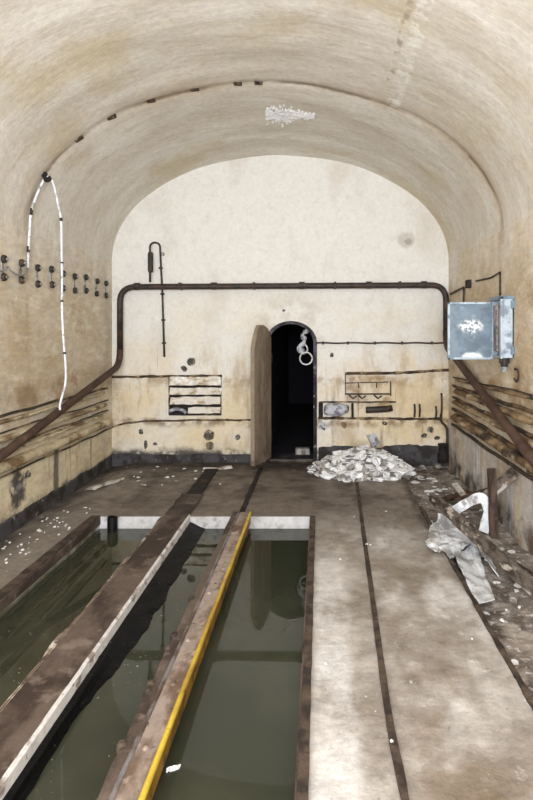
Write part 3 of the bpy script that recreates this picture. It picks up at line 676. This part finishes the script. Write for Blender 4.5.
# ------------------------------------------------------------------ cable brackets on the left wall
bus = [(5, 259, 277), (23, 262, 281), (39, 268, 284), (53, 267, 287), (64, 274, 288), (76, 276, 291), (87, 278, 290), (98, 280, 295), (107, 282, 297)]
ordn = ['first', 'second', 'third', 'fourth', 'fifth', 'sixth', 'seventh', 'eighth', 'last']
proto = None
for k, (u, va, vb) in enumerate(bus):
    a, b = on_side(u, va, XL + .03), on_side(u, vb, XL + .03)
    loc = Vector((XL, a.y, (a.z + b.z) / 2))
    lab = 'rusty cable clamp pair on the left wall, %s from the left picture edge' % ordn[k] if k < 8 else 'rusty cable clamp pair on the left wall closest to the back wall'
    if proto is None:
        proto = root = thing('cable_clamp', loc, lab, 'clamp', 'cable clamps along the left wall')
        h = (a.z - b.z) / 2
        bm = B(); box2(bm, (XL - .004, loc.y - .018, loc.z - h - .03), (XL + .012, loc.y + .018, loc.z + h + .03), .003); obj('strap', bm, M['zinc'], root)
        for s in (1, -1):
            c = loc + Vector((.012, 0, s * h))
            bm = B(); tube(bm, [c, c + Vector((.015, 0, 0)), c + Vector((.026, 0, 0)), c + Vector((.03, 0, 0))], lambda t: [.036, .036, .030, .018][int(round(t * 3))], 12); kn = obj('knob', bm, M['darkmetal'], root, True)
            bm = B(); tube(bm, [c + Vector((.028, 0, 0)), c + Vector((.042, 0, 0))], .014, 8); obj('bolt', bm, M['zinc'], kn, True)
    else:
        r = proto.copy(); C.objects.link(r); r.location = loc; r['label'] = lab
        r.rotation_euler = (random.uniform(-.12, .12), 0, 0)
        for ch in proto.children:
            c = ch.copy(); C.objects.link(c); c.parent = r
            for g in ch.children:
                d = g.copy(); C.objects.link(d); d.parent = c
# hanging white cable
yr = RING - .03
top = at(46, 178, yr)
root = thing('white_cable', top, 'white cable looped over a hook on the left vault and hanging down', 'cable')
pa = [on_side(-14, 270, XL + .03), on_side(2, 270.5, XL + .03), on_side(8, 267, XL + .04), on_side(11, 271, XL + .05), on_side(18, 275, XL + .05), on_side(25, 274, XL + .05), at(28, 268, yr), at(28.5, 250, yr), at(30, 225, yr), at(31.5, 211, yr), at(38, 192, yr), at(45, 178, yr)]
bm = B(); tube(bm, smooth_path(pa[:7], 5), .009, 8); obj('thin_lead', bm, M['zinc'], root, True)
bm = B(); tube(bm, smooth_path(pa[6:], 5), .012, 8); obj('rising_length', bm, M['white_cable'], root, True)
pb = [at(45, 178, yr), at(50, 177, yr), at(54, 186, yr), at(57.5, 202, yr), at(61, 220, yr), at(61.6, 250, yr), at(62, 280, yr), at(62, 310, yr), at(63.5, 340, yr), at(65.5, 365, yr), at(65.5, 382, yr), at(62.5, 395, yr), at(60, 404, yr), at(60, 410, yr)]
bm = B(); tube(bm, smooth_path(pb, 6), .0105, 8); obj('hanging_length', bm, M['white_cable'], root, True)
def wrap(p, q, r=.014, nm='tape_wrap'):
    bm = B(); tube(bm, [at(*p, yr), at(*q, yr)], r, 8); obj(nm, bm, M['tape'], root, True)
wrap((28.3, 252), (28.2, 246)); wrap((31, 215), (31.8, 208)); wrap((61, 218), (61.2, 221)); wrap((62, 300), (62, 302)); wrap((62, 262), (62, 263.5)); wrap((64.5, 352), (64.7, 354))
hk = Vector((top.x - .05, yr, top.z + .04))
bm = B(); tube(bm, smooth_path([Vector((top.x - .04, yr, vault_z(top.x - .04) + .02)), top + Vector((-.01, 0, .04)), top + Vector((0, 0, -.02)), top + Vector((.05, -.01, 0))], 5), .022, 8)
tag(obj('ceiling_hook', bm, M['black'], None, True), 'dark hook on the left vault holding the white cable', 'hook')
# anchors in the ring joint
anch = [(80, 148), (113, 124), (152, 107), (195, 93), (238, 85), (259, 83)]
aw = ['closest to the white cable loop', 'second from the white cable loop', 'third from the white cable loop', 'fourth from the white cable loop', 'fifth from the white cable loop', 'nearest the white crust at the crown']
for k, (u, v) in enumerate(anch):
    x = (u - U0) * RING / F_; z = vault_z(x); th = math.acos(max(-1, min(1, (XC - x) / XA)))
    tg = Vector((math.sin(th) * XA, 0, math.cos(th) * RISE)).normalized(); n = Vector((math.cos(th) , 0, -math.sin(th)))
    bm = B(); c = Vector((x, RING, z))
    bar(bm, c - tg * .04 + n * -.012, c + tg * .036 + n * -.006, .03, .026, n, rough=.012, seg=3)
    tag(obj('anchor_stub', bm, M['anchor']), 'broken dark anchor stub in the vault joint, ' + aw[k], 'anchor', 'anchor stubs in the vault joint')
# flash glare on vault crown, modelled as irregular white flakes
bm = B(); rnd = random.Random(4)
for k in range(520):
    t = rnd.random(); u = 266 + 48 * t; sp = 10 * (1 - .75 * abs(t - .3)); v = 115 + (t - .5) * 2 + rnd.gauss(0, .42) * sp * (.55 if t > .55 else 1)
    if t < .5 and rnd.random() < .15: v += 5
    yy = D * 175 / (330 - v) * .998 * (vault_z((u - U0) / 100) - H) / (3.987 - H)
    x = (u - U0) * yy / F_; z = vault_z(x)
    r = rnd.uniform(.006, .017); kk = rnd.randint(5, 7); a0 = rnd.random() * 6
    top_ = [bm.verts.new((x + r * rnd.uniform(.6, 1.3) * math.cos(a0 + 2 * PI * i / kk), yy + 1.6 * r * rnd.uniform(.6, 1.2) * math.sin(a0 + 2 * PI * i / kk), z - .012 - rnd.random() * .006)) for i in range(kk)]
    cap_ = bm.verts.new((x, yy, z + .012))
    bm.faces.new(top_)
    for i in range(kk): bm.faces.new((top_[i], top_[(i + 1) % kk], cap_))
tag(obj('lime_crust', bm, M['effl']), 'bright white speckled crust on the crown of the vault', 'crust', None, 'stuff')  # the 'crust' here is only modelled flash glare

# ------------------------------------------------------------------ junction cabinet on the right wall
yn, yf = F_ * XR / (514 - U0), F_ * 1.575 / (491 - U0)
zt, zb_ = H + 33 * 5 / F_, H - 28 * 5 / F_
root = thing('wall_cabinet', (XR, (yn + yf) / 2, zb_), 'grey blue metal wall cabinet with its door swung open', 'cabinet')
xi = 1.572
bm = B()
t = .012
box2(bm, (XR - t, yn, zb_), (XR + .006, yf, zt)); obj('back_plate', bm, M['boxin'], root)
for nm, a, b in (('near_side', (xi, yn, zb_), (XR, yn + t, zt)), ('far_side', (xi, yf - t, zb_), (XR, yf, zt)), ('top_side', (xi, yn + t, zt - t), (XR, yf - t, zt)), ('bottom_side', (xi, yn + t, zb_), (XR, yf - t, zb_ + t))):
    bm = B(); box2(bm, a, b, .003); obj(nm, bm, M['boxrim'], root)
bm = B()
box2(bm, (xi - .018, yn - .004, zb_ - .006), (xi + .004, yn + .03, zt + .006), .003); obj('rim', bm, M['boxrim'], root)
bm = B(); box2(bm, (xi - .018, yn - .004, zt - .02), (XR + .004, yf + .004, zt + .012), .003); obj('top_lip', bm, M['box'], root)
bm = B(); box2(bm, (xi - .012, yf - .035, zb_ + .01), (xi + .004, yf, zt - .02), .003); obj('rim', bm, M['box'], root)
for k in range(4):
    y = yn + .07 + k * .065
    bm = B(); box2(bm, (xi + .01, y, zb_ + .05), (xi + .055, y + .035, zt - .06), .004); obj('terminal_strip', bm, M['boxin'] if k % 2 else M['zinc'], root)
yd = yf + .01
A, E = at(447.5, 359, yd), at(491, 302.5, yd)
dr_ = None
bm = B(); box2(bm, (A.x, yd - .02, A.z), (E.x + .01, yd + .02, E.z), .012); dr_ = obj('cabinet_door', bm, M['box'], root)
bm = B()
for a, b in (((A.x, A.z), (A.x + .014, E.z)), ((A.x, E.z - .014), (E.x, E.z)), ((A.x, A.z), (E.x, A.z + .014)), ((E.x - .006, A.z), (E.x + .01, E.z))):
    box2(bm, (a[0] - .003, yd - .034, a[1] - .003), (b[0] + .003, yd - .012, b[1] + .003), .003)
obj('door_rim', bm, M['boxrim'], dr_)
for z in (zb_ + .1, zt - .1):
    bm = B(); a = Vector((E.x + .02, yd - .01, z)); tube(bm, [a - Vector((0, 0, .04)), a + Vector((0, 0, .04))], .014, 10); obj('hinge', bm, M['zinc'], root)
for (z0, z1) in ((zt - .1, zt - .03), (zb_ + .03, zb_ + .1)):
    bm = B(); box2(bm, (XR - .03, yn - .03, z0), (XR + .004, yn + .002, z1), .004); obj('mounting_lug', bm, M['box'], root)
c = Vector((XR - .055, yn + .09, zb_))
bm = B(); tube(bm, [c, c - Vector((0, 0, .05)), c - Vector((0, 0, .052)), c - Vector((0, 0, .08))], lambda t: [.045, .045, .032, .03][int(round(t * 3))], 12); gl = obj('cable_gland', bm, M['darkmetal'], root)
bm = B(); tube(bm, [c - Vector((0, 0, .08)), c - Vector((0, 0, .12))], .02, 10); obj('cable_end', bm, M['boxrim'], gl)
# small fittings on the right wall
bm = B(); a = on_side(516, 375, XR - .02)
tube(bm, [a + Vector((0, .055 * math.cos(t), .055 * math.sin(t))) for t in [k * 2 * PI / 20 for k in range(3, 19)]] , .009, 8)
tag(obj('wall_ring', bm, M['rust'], None, True), 'rusty broken ring hook on the right wall below the cabinet', 'hook')
a = on_side(470.5, 284, XR)
bm = B(); box2(bm, (XR - .05, a.y - .05, a.z - .045), (XR + .01, a.y + .05, a.z + .045), .01)
tag(obj('wall_block', bm, M['black']), 'small dark block on the right wall above the open cabinet', 'block')
bm = B(); tube(bm, fillet([on_side(450.5, 294, XR - .02), on_side(464, 287, XR - .02), on_side(463.5, 302, XR - .02)], .05, 5), .012, 8)
tag(obj('bent_conduit', bm, M['rust'], None, True), 'thin bent conduit on the right wall behind the cabinet door', 'conduit')
bm = B(); tube(bm, [on_side(476, 281, XR - .008), on_side(490, 278, XR - .012), on_side(494, 276, XR - .01), on_side(500, 272, XR - .01), on_side(500, 296, XR - .012)], .009, 6)
tag(obj('cable_lead', bm, M['rust'], None, True), 'thin rusty lead running from the dark block down to the cabinet', 'cable')

# ------------------------------------------------------------------ beams over the pit
y0b = 1.2
root = thing('steel_beam', (-1.3, 3.5, -.1), 'broad brown rusted beam with flaking white edge across the pit', 'beam')
bxa, bxb = -1.425, -1.19
bm = B(); grid_n = 60
def btop(u, v):
    y = y0b + (6.0 - y0b) * v; x = bxa + (bxb - .014 - bxa) * u
    return Vector((x + (wob((0, y, 3), 6, .012) if u == 0 else 0), y, .018 + wob((x, y, 0), 7, .004) + (.006 if u in (0,) else 0)))
grid(bm, btop, 6, 80); obj('top_plate', bm, M['beam'], root)
bm = B(); rows = []
for k in range(81):
    y = y0b + (PY + .02 - y0b) * k / 80; j = wob((0, y, 0), 12, .008)
    rows.append([bm.verts.new((bxb - .016, y, .019)), bm.verts.new((bxb + j * .5, y, .008)), bm.verts.new((bxb + .004 + j, y, -.04 + j)), bm.verts.new((bxb - .03, y, -.045 + j))])
for a, b in zip(rows, rows[1:]):
    for k in range(3): bm.faces.new((a[k], a[k + 1], b[k + 1], b[k]))
obj('edge_face', bm, M['flake'], root, False, 'flaking white side edge')
bm = B(); box2(bm, (bxa + .01, y0b, -.045), (bxb - .02, PY + .0, .01)); obj('plate_body', bm, M['tar'], root, False)
bm = B(); box2(bm, (bxa + .05, y0b, -.5), (bxb - .02, PY - .01, -.04)); obj('web', bm, M['tar'], root, False, 'wet black web below')
bm = B(); rows = []
for k in range(101):
    y = y0b + (PY - .01 - y0b) * k / 100; j = wob((7, y, 0), 5, .03) + wob((7, y, 3), 16, .012) - .10 * min(1, max(0, (3.5 - y) / .8))
    rows.append([bm.verts.new((bxb - .03, y, -.03)), bm.verts.new((bxb + .03, y, -.05 + wob((1, y, 0), 6, .006))), bm.verts.new((bxb + .09 - .055 * min(1, max(0, (3.5 - y) / .8)), y, -.082 + wob((2, y, 0), 6, .006))), bm.verts.new((bxb + .15 + j, y, WATER - .004)), bm.verts.new((bxb + .15 + j, y, -.3)), bm.verts.new((bxb - .03, y, -.3))])
for a, b in zip(rows, rows[1:]):
    for k in range(5): bm.faces.new((a[k], a[k + 1], b[k + 1], b[k]))
obj('tarred_haunch', bm, M['tar'], root, False, 'wet black tarred haunch along the waterline')
bm = B(); rows = []
for k in range(81):
    y = y0b + (PY - y0b) * k / 80; j = wob((4, y, 0), 9, .014); q = max(0, noise.noise(Vector((0, y * 3, 8))) + .1) * .03
    rows.append([bm.verts.new((bxa + .012, y, .024)), bm.verts.new((bxa - .008 - q + j * .4, y, .02)), bm.verts.new((bxa - .012 - q + j * .4, y, -.05)), bm.verts.new((bxa + .02, y, -.05))])
for a, b in zip(rows, rows[1:]):
    for k in range(3): bm.faces.new((a[k], a[k + 1], b[k + 1], b[k]))
obj('crusted_edge', bm, M['crust'], root, False, 'crusty pale left edge')
bm = B(); rows = []
bm = B(); bar(bm, (-1.31, 6.0, .006), (-1.33, 7.25, .006), .15, .02, rough=.012, seg=20)
tag(obj('floor_rail', bm, M['black']), 'dark worn rail strip sunk in the rear floor behind the brown beam', 'rail')

root = thing('yellow_edged_beam', (-.71, 3.5, -.1), 'narrow rusty beam with a yellow painted edge across the pit', 'beam')
ya, yb = -.80, -.622
ye = PY + .06
bm = B(); box2(bm, (ya + .05, y0b, -.03), (yb - .03, ye, .028), .004); obj('top_plate', bm, M['ybeam'], root)
bm = B(); tube(bm, [Vector((yb - .020, y0b + (ye - y0b) * k / 60, .024 + wob((0, k * .2, 0), 1.2, .002))) for k in range(61)], .013, 10); obj('yellow_edge', bm, M['yellow'], root, True, 'yellow painted rounded edge')
bm = B(); box2(bm, (yb - .03, y0b, -.06), (yb - .012, ye - .08, .018), .003); obj('side_face', bm, M['mustard'], root, False)
bm = B(); tube(bm, [Vector((ya + .05, y0b + (ye - y0b) * k / 40, .026)) for k in range(41)], .012, 8); obj('ridge', bm, M['gline'], root, True, 'worn grey steel ridge')
bm = B(); bar(bm, (ya + .02, y0b, .006), (ya + .02, ye, .006), .05, .05, rough=.008, seg=60); obj('left_flange', bm, M['beam'], root)
for (u, v) in ((38 * .2439 + 90, 640 + 0), (121, 750), (150, 688), (153, 695), (175, 652), (182, 638), (206, 602)):
    p = on_floor(u, v, .01); p.x = ya - .005; 
    bm = B(); tube(bm, [p + Vector((.01, 0, -.02)), p + Vector((0, 0, .0)), p + Vector((0, 0, .022)), p + Vector((0, 0, .035))], lambda t: [.018, .022, .02, .012][int(round(t * 3))], 8); obj('bolt', bm, M['rust'], root)
for (u, v) in ((226 , 569), (145, 748), (173, 684), (209, 593), (188, 640)):
    p = on_floor(u, v, .03); p.x = min(max(p.x, ya + .075), yb - .06)
    bm = B(); tube(bm, [p + Vector((0, 0, -.01)), p + Vector((0, 0, .004)), p + Vector((0, 0, .009))], lambda t: [.017, .015, .007][int(round(t * 2))], 10); obj('rivet', bm, M['ybeam'], root, True)
bm = B(); bar(bm, (-.735, PY + .07, .002), (-.735, 7.2, .002), .05, .016, rough=.008, seg=30)
tag(obj('floor_rail', bm, M['black']), 'narrow dark rail strip in the rear floor behind the yellow edged beam', 'rail')

# pit edge irons, channel irons
def angle(x, s, y1, lab, w=.055):
    root = thing('edge_iron', (x, 3, -.05), lab, 'edge iron')
    bm = B(); bar(bm, (x - s * w / 2, y0b, .008), (x - s * w / 2, y1, .008), w, .014, rough=.004, seg=60); obj('top_flange', bm, M['rust'], root)
    bm = B(); bar(bm, (x + s * .004, y0b, -.03), (x + s * .004, y1, -.03), .01, .07, rough=.003, seg=60); obj('side_flange', bm, M['beam'], root)
angle(PX1, -1, PY, 'rusty angle iron edging the right side of the pit', .042)
angle(PX0, 1, PY, 'rusty angle iron edging the left side of the pit', .075)
bm = B(); pts = [on_floor(405, 800), on_floor(388, 712), on_floor(371, 588), on_floor(363, 530), on_floor(358.5, 495), on_floor(356.5, 481)]
pts = [Vector((pts[0].x, 1.2, 0))] + pts; pts = smooth_path(pts, 8)
vs = []
for i, p in enumerate(pts):
    w = .016 * (1 + .35 * noise.noise(p * 6)); vs.append([bm.verts.new((p.x - w, p.y, -.01)), bm.verts.new((p.x - w, p.y, .010)), bm.verts.new((p.x + w, p.y, .012)), bm.verts.new((p.x + w, p.y, -.01))])
for a, b in zip(vs, vs[1:]):
    for k in range(3): bm.faces.new((a[k], a[k + 1], b[k + 1], b[k]))
tag(obj('floor_rail', bm, M['rust']), 'long thin rusty strip set in the pale slab right of the pit', 'rail')
bm = B(); bar(bm, (TX - .005, 1.2, -.01), (TX - .005, 5.6, -.01), .028, .05, rough=.01, seg=90)
tag(obj('edge_strip', bm, M['rust']), 'rusty edge strip along the debris gutter by the right wall', 'edge iron')
# black pipe in far left pit corner
bm = B(); p = at(112, 517, PY - .06); tube(bm, [Vector((p.x, PY - .05, -.5)), Vector((p.x, PY - .05, .0)), Vector((p.x, PY - .04, .015))], .045, 12)
tag(obj('pit_pipe', bm, M['tar'], None, True), 'short black standpipe in the far left corner of the pit', 'pipe')

# ------------------------------------------------------------------ rubble, chips
def shard(bm, c, r, th, tilt, rz, rnd):
    k = rnd.randint(4, 6); a0 = rnd.random() * 6; asp = rnd.uniform(.45, 1)
    R = Matrix.Rotation(rz, 3, 'Z') @ Matrix.Rotation(tilt, 3, 'X')
    tp, bt = [], []
    bend = rnd.uniform(-.25, .25)
    for i in range(k):
        q = r * rnd.uniform(.7, 1.2); x, y = q * math.cos(a0 + 2 * PI * i / k), q * asp * math.sin(a0 + 2 * PI * i / k)
        z = bend * x * x / r
        tp.append(bm.verts.new(Vector(c) + R @ Vector((x, y, z + th / 2)))); bt.append(bm.verts.new(Vector(c) + R @ Vector((x * .96, y * .96, z - th / 2))))
    bm.faces.new(tp); bm.faces.new(bt[::-1])
    for i in range(k): bm.faces.new((tp[i], tp[(i + 1) % k], bt[(i + 1) % k], bt[i]))
HX, HY, HRX, HRY, HH = .50, 7.02, .60, .46, .25
def heap(x, y):
    d = math.hypot((x - HX) / HRX, (y - HY) / HRY)
    return max(0.0, HH * (1 - d ** 1.7)) * (1 + .25 * noise.noise(Vector((x * 5, y * 5, 1))))
bm = B()
def hp(u, v):
    a = 2 * PI * v; rr = u * 1.0; x, y = HX + HRX * rr * math.cos(a), HY + HRY * rr * math.sin(a)
    return Vector((x, y, heap(x, y) - .03 * (1 if u > .98 else 0) - .012 + wob((x, y, 0), 14, .03)))
grid(bm, hp, 14, 56)
bmesh.ops.remove_doubles(bm, verts=bm.verts, dist=.0005)
tag(obj('rubble_heap', bm, M['shard2']), 'fine grey white crumbs making up the heap right of the doorway', 'rubble', None, 'stuff')
rnd = random.Random(7)
for k in range(290):
    for _ in range(30):
        a, rr = rnd.random() * 2 * PI, math.sqrt(rnd.random()) * 1.06
        x, y = HX + HRX * rr * math.cos(a), HY + HRY * rr * math.sin(a)
        if y < HY + .2 and y < D - .08: break
    z = heap(x, y) + rnd.uniform(.004, .03)
    bm = B(); shard(bm, (x, y, z + .006), rnd.uniform(.026, .075), rnd.uniform(.006, .016), rnd.gauss(.45, .45), rnd.gauss(0, .8), rnd)
    o = obj('plaster_shard', bm, M['shard'] if rnd.random() < .75 else M['shard2'])
    tag(o, 'white plaster shard in the rubble heap right of the doorway', 'shard', 'plaster shards in the rubble heap')
# loose flakes elsewhere
def scatter(n, f, size, lab, grp, seed, zf=fz):
    r_ = random.Random(seed)
    for k in range(n):
        x, y = f(r_)
        bm = B(); shard(bm, (x, y, zf(x, y) + .008), r_.uniform(*size), .006, r_.gauss(0, .15), r_.random() * 6, r_)
        tag(obj('paint_flake', bm, M['shard'] if r_.random() < .7 else M['shard2']), lab, 'flake', grp)
def lf(r_):
    y = r_.uniform(3.6, 5.6); return r_.uniform(-2.62, -2.15), y
scatter(80, lf, (.005, .018), 'small white paint flake on the floor strip along the left wall', 'paint flakes by the left wall', 3)
scatter(24, lambda r_: (r_.uniform(-2.5, -.9), r_.uniform(6.2, 7.3)), (.01, .03), 'small pale flake on the rear floor left of the doorway', 'paint flakes on the rear floor', 5)
scatter(70, lambda r_: (r_.uniform(1.02, 1.6), r_.uniform(3.0, 6.6)), (.008, .035), 'pale plaster flake in the debris gutter by the right wall', 'plaster flakes in the gutter', 6, tz)
scatter(18, lambda r_: (r_.uniform(1.05, 1.6), r_.uniform(6.3, 7.2)), (.025, .07), 'white plaster lump in the gutter between the rubble heap and the corner', 'plaster lumps near the right corner', 9, tz)
scatter(14, lambda r_: (r_.uniform(-.05, .9), r_.uniform(2.3, 5.8)), (.006, .013), 'tiny pale crumb on the right slab', 'crumbs on the right slab', 12)
a, b = on_floor(88, 491), on_floor(122, 480)
bm = B(); bar(bm, a + Vector((0, 0, .015)), b + Vector((0, 0, .015)), .07, .02, rough=.02, seg=8)
tag(obj('lath_strip', bm, M['palewood']), 'long pale broken strip lying on the floor by the left wall', 'strip')
a, b = on_floor(203, 470), on_floor(216, 467)
bm = B(); bar(bm, a + Vector((0, 0, .015)), on_floor(232, 468.5) + Vector((0, 0, .015)), .05, .02, rough=.02, seg=8)
tag(obj('lath_strip', bm, M['palewood']), 'short pale strip on the floor near the back wall left of the door', 'strip')
# floating scrap
p = on_floor(172, 771, WATER)
bm = B(); rr = random.Random(2)
grid(bm, lambda u, v: Vector((p.x - .022 + .05 * u, p.y - .012 + .024 * v + .02 * u, WATER + .006 + .012 * noise.noise(Vector((u * 3, v * 3, 0))))), 6, 4)
o = tag(obj('floating_scrap', bm, M['shard']), 'small white scrap floating on the water beside the yellow edge', 'scrap')
sm = o.modifiers.new('solid', 'SOLIDIFY'); sm.thickness = .006

# ------------------------------------------------------------------ debris by the right wall
root = thing('timber_plank', (1.2, 4.4, 0), 'long rotten plank with peeling paint lying across the debris by the right wall', 'plank')
pa_, pb_ = Vector((1.03, 5.28, .185)), Vector((1.47, 3.25, .02))
bm = B(); bar(bm, pa_, pb_, .085, .055, (0, 0, 1), rough=.008, seg=40); obj('board', bm, M['wood'], root)
for tpos in (.04, .3, .52):
    q = pa_.lerp(pb_, tpos) + Vector((0, 0, .03)); bm = B(); tube(bm, [q - Vector((0, 0, .02)), q + Vector((0, 0, .006))], .009, 8); obj('nail', bm, M['rust'], root)
bm = B(); bar(bm, (1.50, 5.0, -.08), (1.492, 5.04, .51), .068, .05, (0, 1, 0), rough=.006, seg=14)
tag(obj('wooden_post', bm, M['darkwood']), 'short upright brown post standing against the right wall debris', 'post')
root = thing('leaning_board', (1.6, 4.9, .2), 'dark board with a pale lower edge leaning up against the right wall', 'board')
a, b = at(482, 500, 5.2), Vector((XR - .04, 4.86, .53))
bm = B(); bar(bm, a, b, .03, .085, (0, -.25, 1), rough=.004, seg=12); obj('face', bm, M['wood'], root)
bm = B(); off = Vector((0, -.022, -.046)); bar(bm, a + off, b + off, .02, .022, (0, -.25, 1), rough=.003, seg=12); obj('pale_edge', bm, M['palewood'], root, False, 'pale whitish lower edge')
# U shaped rim
def flat_sweep(pts, w, t, axis):
    bm = B(); pts = smooth_path(pts, 6); ax = Vector(axis).normalized(); rows = []
    for i, p in enumerate(pts):
        d = (pts[min(i + 1, len(pts) - 1)] - pts[max(i - 1, 0)]).normalized(); s = ax.cross(d).normalized()
        j = 1 + .2 * noise.noise(p * 14)
        rows.append([bm.verts.new(p + s * a * w / 2 * j + ax * b * t / 2 + ax * (.012 * noise.noise(p * 20))) for a, b in ((-1, -1), (0, -1.6), (1, -1), (1, 1), (0, 1.2), (-1, 1))])
    for a, b in zip(rows, rows[1:]):
        for k in range(6): bm.faces.new((a[k], a[(k + 1) % 6], b[(k + 1) % 6], b[k]))
    bm.faces.new(rows[0][::-1]); bm.faces.new(rows[-1]); return bm
bm = flat_sweep([at(450, 514, 5.2), at(462, 506, 5.17), at(473, 500, 5.14), at(481, 498, 5.11), at(486, 503, 5.1), at(488, 512, 5.1), at(486, 522, 5.08), at(483, 532, 5.06)], .085, .02, (0, -1, .3))
tag(obj('curved_rim', bm, M['sheet'], None, False), 'dirty white U-shaped rim standing behind the rotten plank', 'rim')
# crumpled sheet
def crumple(name, cs, nu, nv, amp, lab, cat, m, sc=9, lift=0.0):
    bm = B()
    def f(u, v):
        p = cs[0] * (1 - u) * (1 - v) + cs[1] * u * (1 - v) + cs[2] * u * v + cs[3] * (1 - u) * v
        nv_ = noise.noise_vector(p * sc) * amp + noise.noise_vector(p * sc * 2.7) * amp * .45
        e = .6 + .4 * math.sin(PI * min(1, max(0, u))) 
        p = p + nv_ * e; p.z += lift * math.sin(PI * u) * math.sin(PI * v)
        lim = .016 if p.x < TX else -.03
        p.z = max(p.z, lim + .02 * abs(noise.noise(p * 20)))
        return p
    grid(bm, f, nu, nv)
    o = tag(obj(name, bm, m, None, False), lab, cat)
    s = o.modifiers.new('solid', 'SOLIDIFY'); s.thickness = .004
    return o
bm = B()
ap = at(478, 541, 4.85); rim = smooth_path([on_floor(452, 558, .03), on_floor(440, 553, .02), on_floor(426, 545, .02), at(434, 528, 5.2), at(440, 512, 5.28), at(449, 506, 5.3), at(457, 511, 5.28)], 9)
def fan(u, v):
    i = v * (len(rim) - 1); a = rim[int(i)]; b = rim[min(int(i) + 1, len(rim) - 1)]
    e = a.lerp(b, i - int(i)); e = e + noise.noise_vector(e * 17) * .03
    p = ap.lerp(e, u)
    fold = math.sin(v * 62 + 3 * noise.noise(Vector((v * 9, 0, 0)))) * .022 * u + .03 * math.sin(PI * u)
    p = p + Vector((-.2, -.4, .9)) * fold + noise.noise_vector(p * 21) * .012
    p.z = max(p.z, (.016 if p.x < TX + .02 else -.04) + .012 * abs(noise.noise(p * 25)))
    return p
grid(bm, fan, 18, 84)
bmesh.ops.remove_doubles(bm, verts=bm.verts, dist=.0004)
o = tag(obj('plastic_sheet', bm, M['sheet']), 'crumpled white plastic sheet with radiating folds under the plank by the gutter edge', 'sheet')
sm = o.modifiers.new('solid', 'SOLIDIFY'); sm.thickness = .003
crumple('white_board', [on_floor(454, 553, .04), on_floor(476, 604, .0), on_floor(495, 599, -.0), at(475, 549, 4.8)], 14, 20, .012, 'flat dirty white board in the gutter under the plank', 'board', M['sheet'], 5)
crumple('torn_sheet', [at(474, 546, 4.85), on_floor(492, 566, .05), on_floor(499, 577, .0), at(488, 548, 4.7)], 10, 12, .02, 'torn pointed pale sheet beneath the middle of the plank', 'sheet', M['sheet'], 9)
for p, q, w, m, lab in ((at(455, 484, 5.75), at(467, 500, 5.45), .06, 'palewood', 'pale brown broken stick behind the U-shaped rim'), (at(467, 500, 5.5), on_floor(478, 492, .05), .02, 'darkwood', 'thin dark splinter leaning behind the U-shaped rim'),
                        (on_floor(443, 500, -.03), on_floor(470, 492, -.03), .07, 'darkwood', 'brown board lying in the gutter behind the plank tip'), (at(455, 500, 5.4), at(489, 489, 5.15), .03, 'darkwood', 'dark stick lying across behind the wooden post'),
                        (on_floor(505, 560, -.03), on_floor(545, 585, -.03), .07, 'wood', 'rotten offcut beside the wall end of the plank')):
    bm = B(); bar(bm, p, q, w, .025, (0, -.3, 1), rough=.008, seg=8)
    tag(obj('wood_splinter', bm, M[m]), lab, 'wood')
rr = random.Random(21)
spots_ = [on_floor(423, 467, -.04), on_floor(437, 466, -.04), on_floor(500, 548, -.03), on_floor(517, 562, -.03), on_floor(512, 600, -.03)]
for k, p in enumerate(spots_):
    bm = B(); bmesh.ops.create_icosphere(bm, subdivisions=2, radius=.045 if k < 2 else .026)
    for v in bm.verts: v.co = v.co * (1 + .9 * noise.noise(v.co * 26 + Vector((k * 4, 0, 0)))); v.co.z *= .6; v.co += p + Vector((0, 0, .0))
    tag(obj('plaster_lump', bm, M['shard2']), ['white plaster lump between the rubble heap and the right corner', 'white plaster lump nearest the iron stump', 'pale lump at the foot of the wooden post', 'pale lump between the plank and the right wall', 'pale lump below the plank near the gutter edge'][k], 'lump')

# ------------------------------------------------------------------ lights, world, camera
w = bpy.data.worlds.new('World'); bpy.context.scene.world = w; w.use_nodes = True
w.node_tree.nodes['Background'].inputs[0].default_value = (.92, .96, 1, 1); w.node_tree.nodes['Background'].inputs[1].default_value = .6
def area(name, loc, sx, sy, power, rot, col=(1, .97, .92)):
    l = bpy.data.lights.new(name, 'AREA'); l.shape = 'RECTANGLE'; l.size = sx; l.size_y = sy; l.energy = power; l.color = col
    o = bpy.data.objects.new(name, l); C.objects.link(o); o.location = loc; o.rotation_euler = rot; return o
area('entrance_daylight', (XC, Y0 + .2, 1.9), 3.4, 2.6, 440, (math.radians(94), 0, 0), (.935, .955, 1))  # unseen fill lamp added behind the camera to even out the light
area('camera_flash', (.1, -.3, 2.2), .6, .6, 82, (math.radians(130), 0, 0), (.935, .955, 1))  # flash aimed upward, added to brighten the vault

cam = bpy.data.cameras.new('camera'); co = bpy.data.objects.new('camera', cam); C.objects.link(co)
co.location = (0, 0, H); co.rotation_euler = (math.radians(90), 0, 0)
cam.sensor_fit = 'AUTO'; cam.sensor_width = 36; cam.lens = F_ / 800 * 36
cam.shift_x = -(U0 - 266.5) / 800; cam.shift_y = (V0 - 400) / 800
cam.clip_start = .05
sc = bpy.context.scene; sc.camera = co
vs_ = sc.view_settings; vs_.view_transform = 'Standard'; vs_.look = 'None'; vs_.gamma = 1.0; vs_.use_curve_mapping = False; vs_.exposure = 0.3
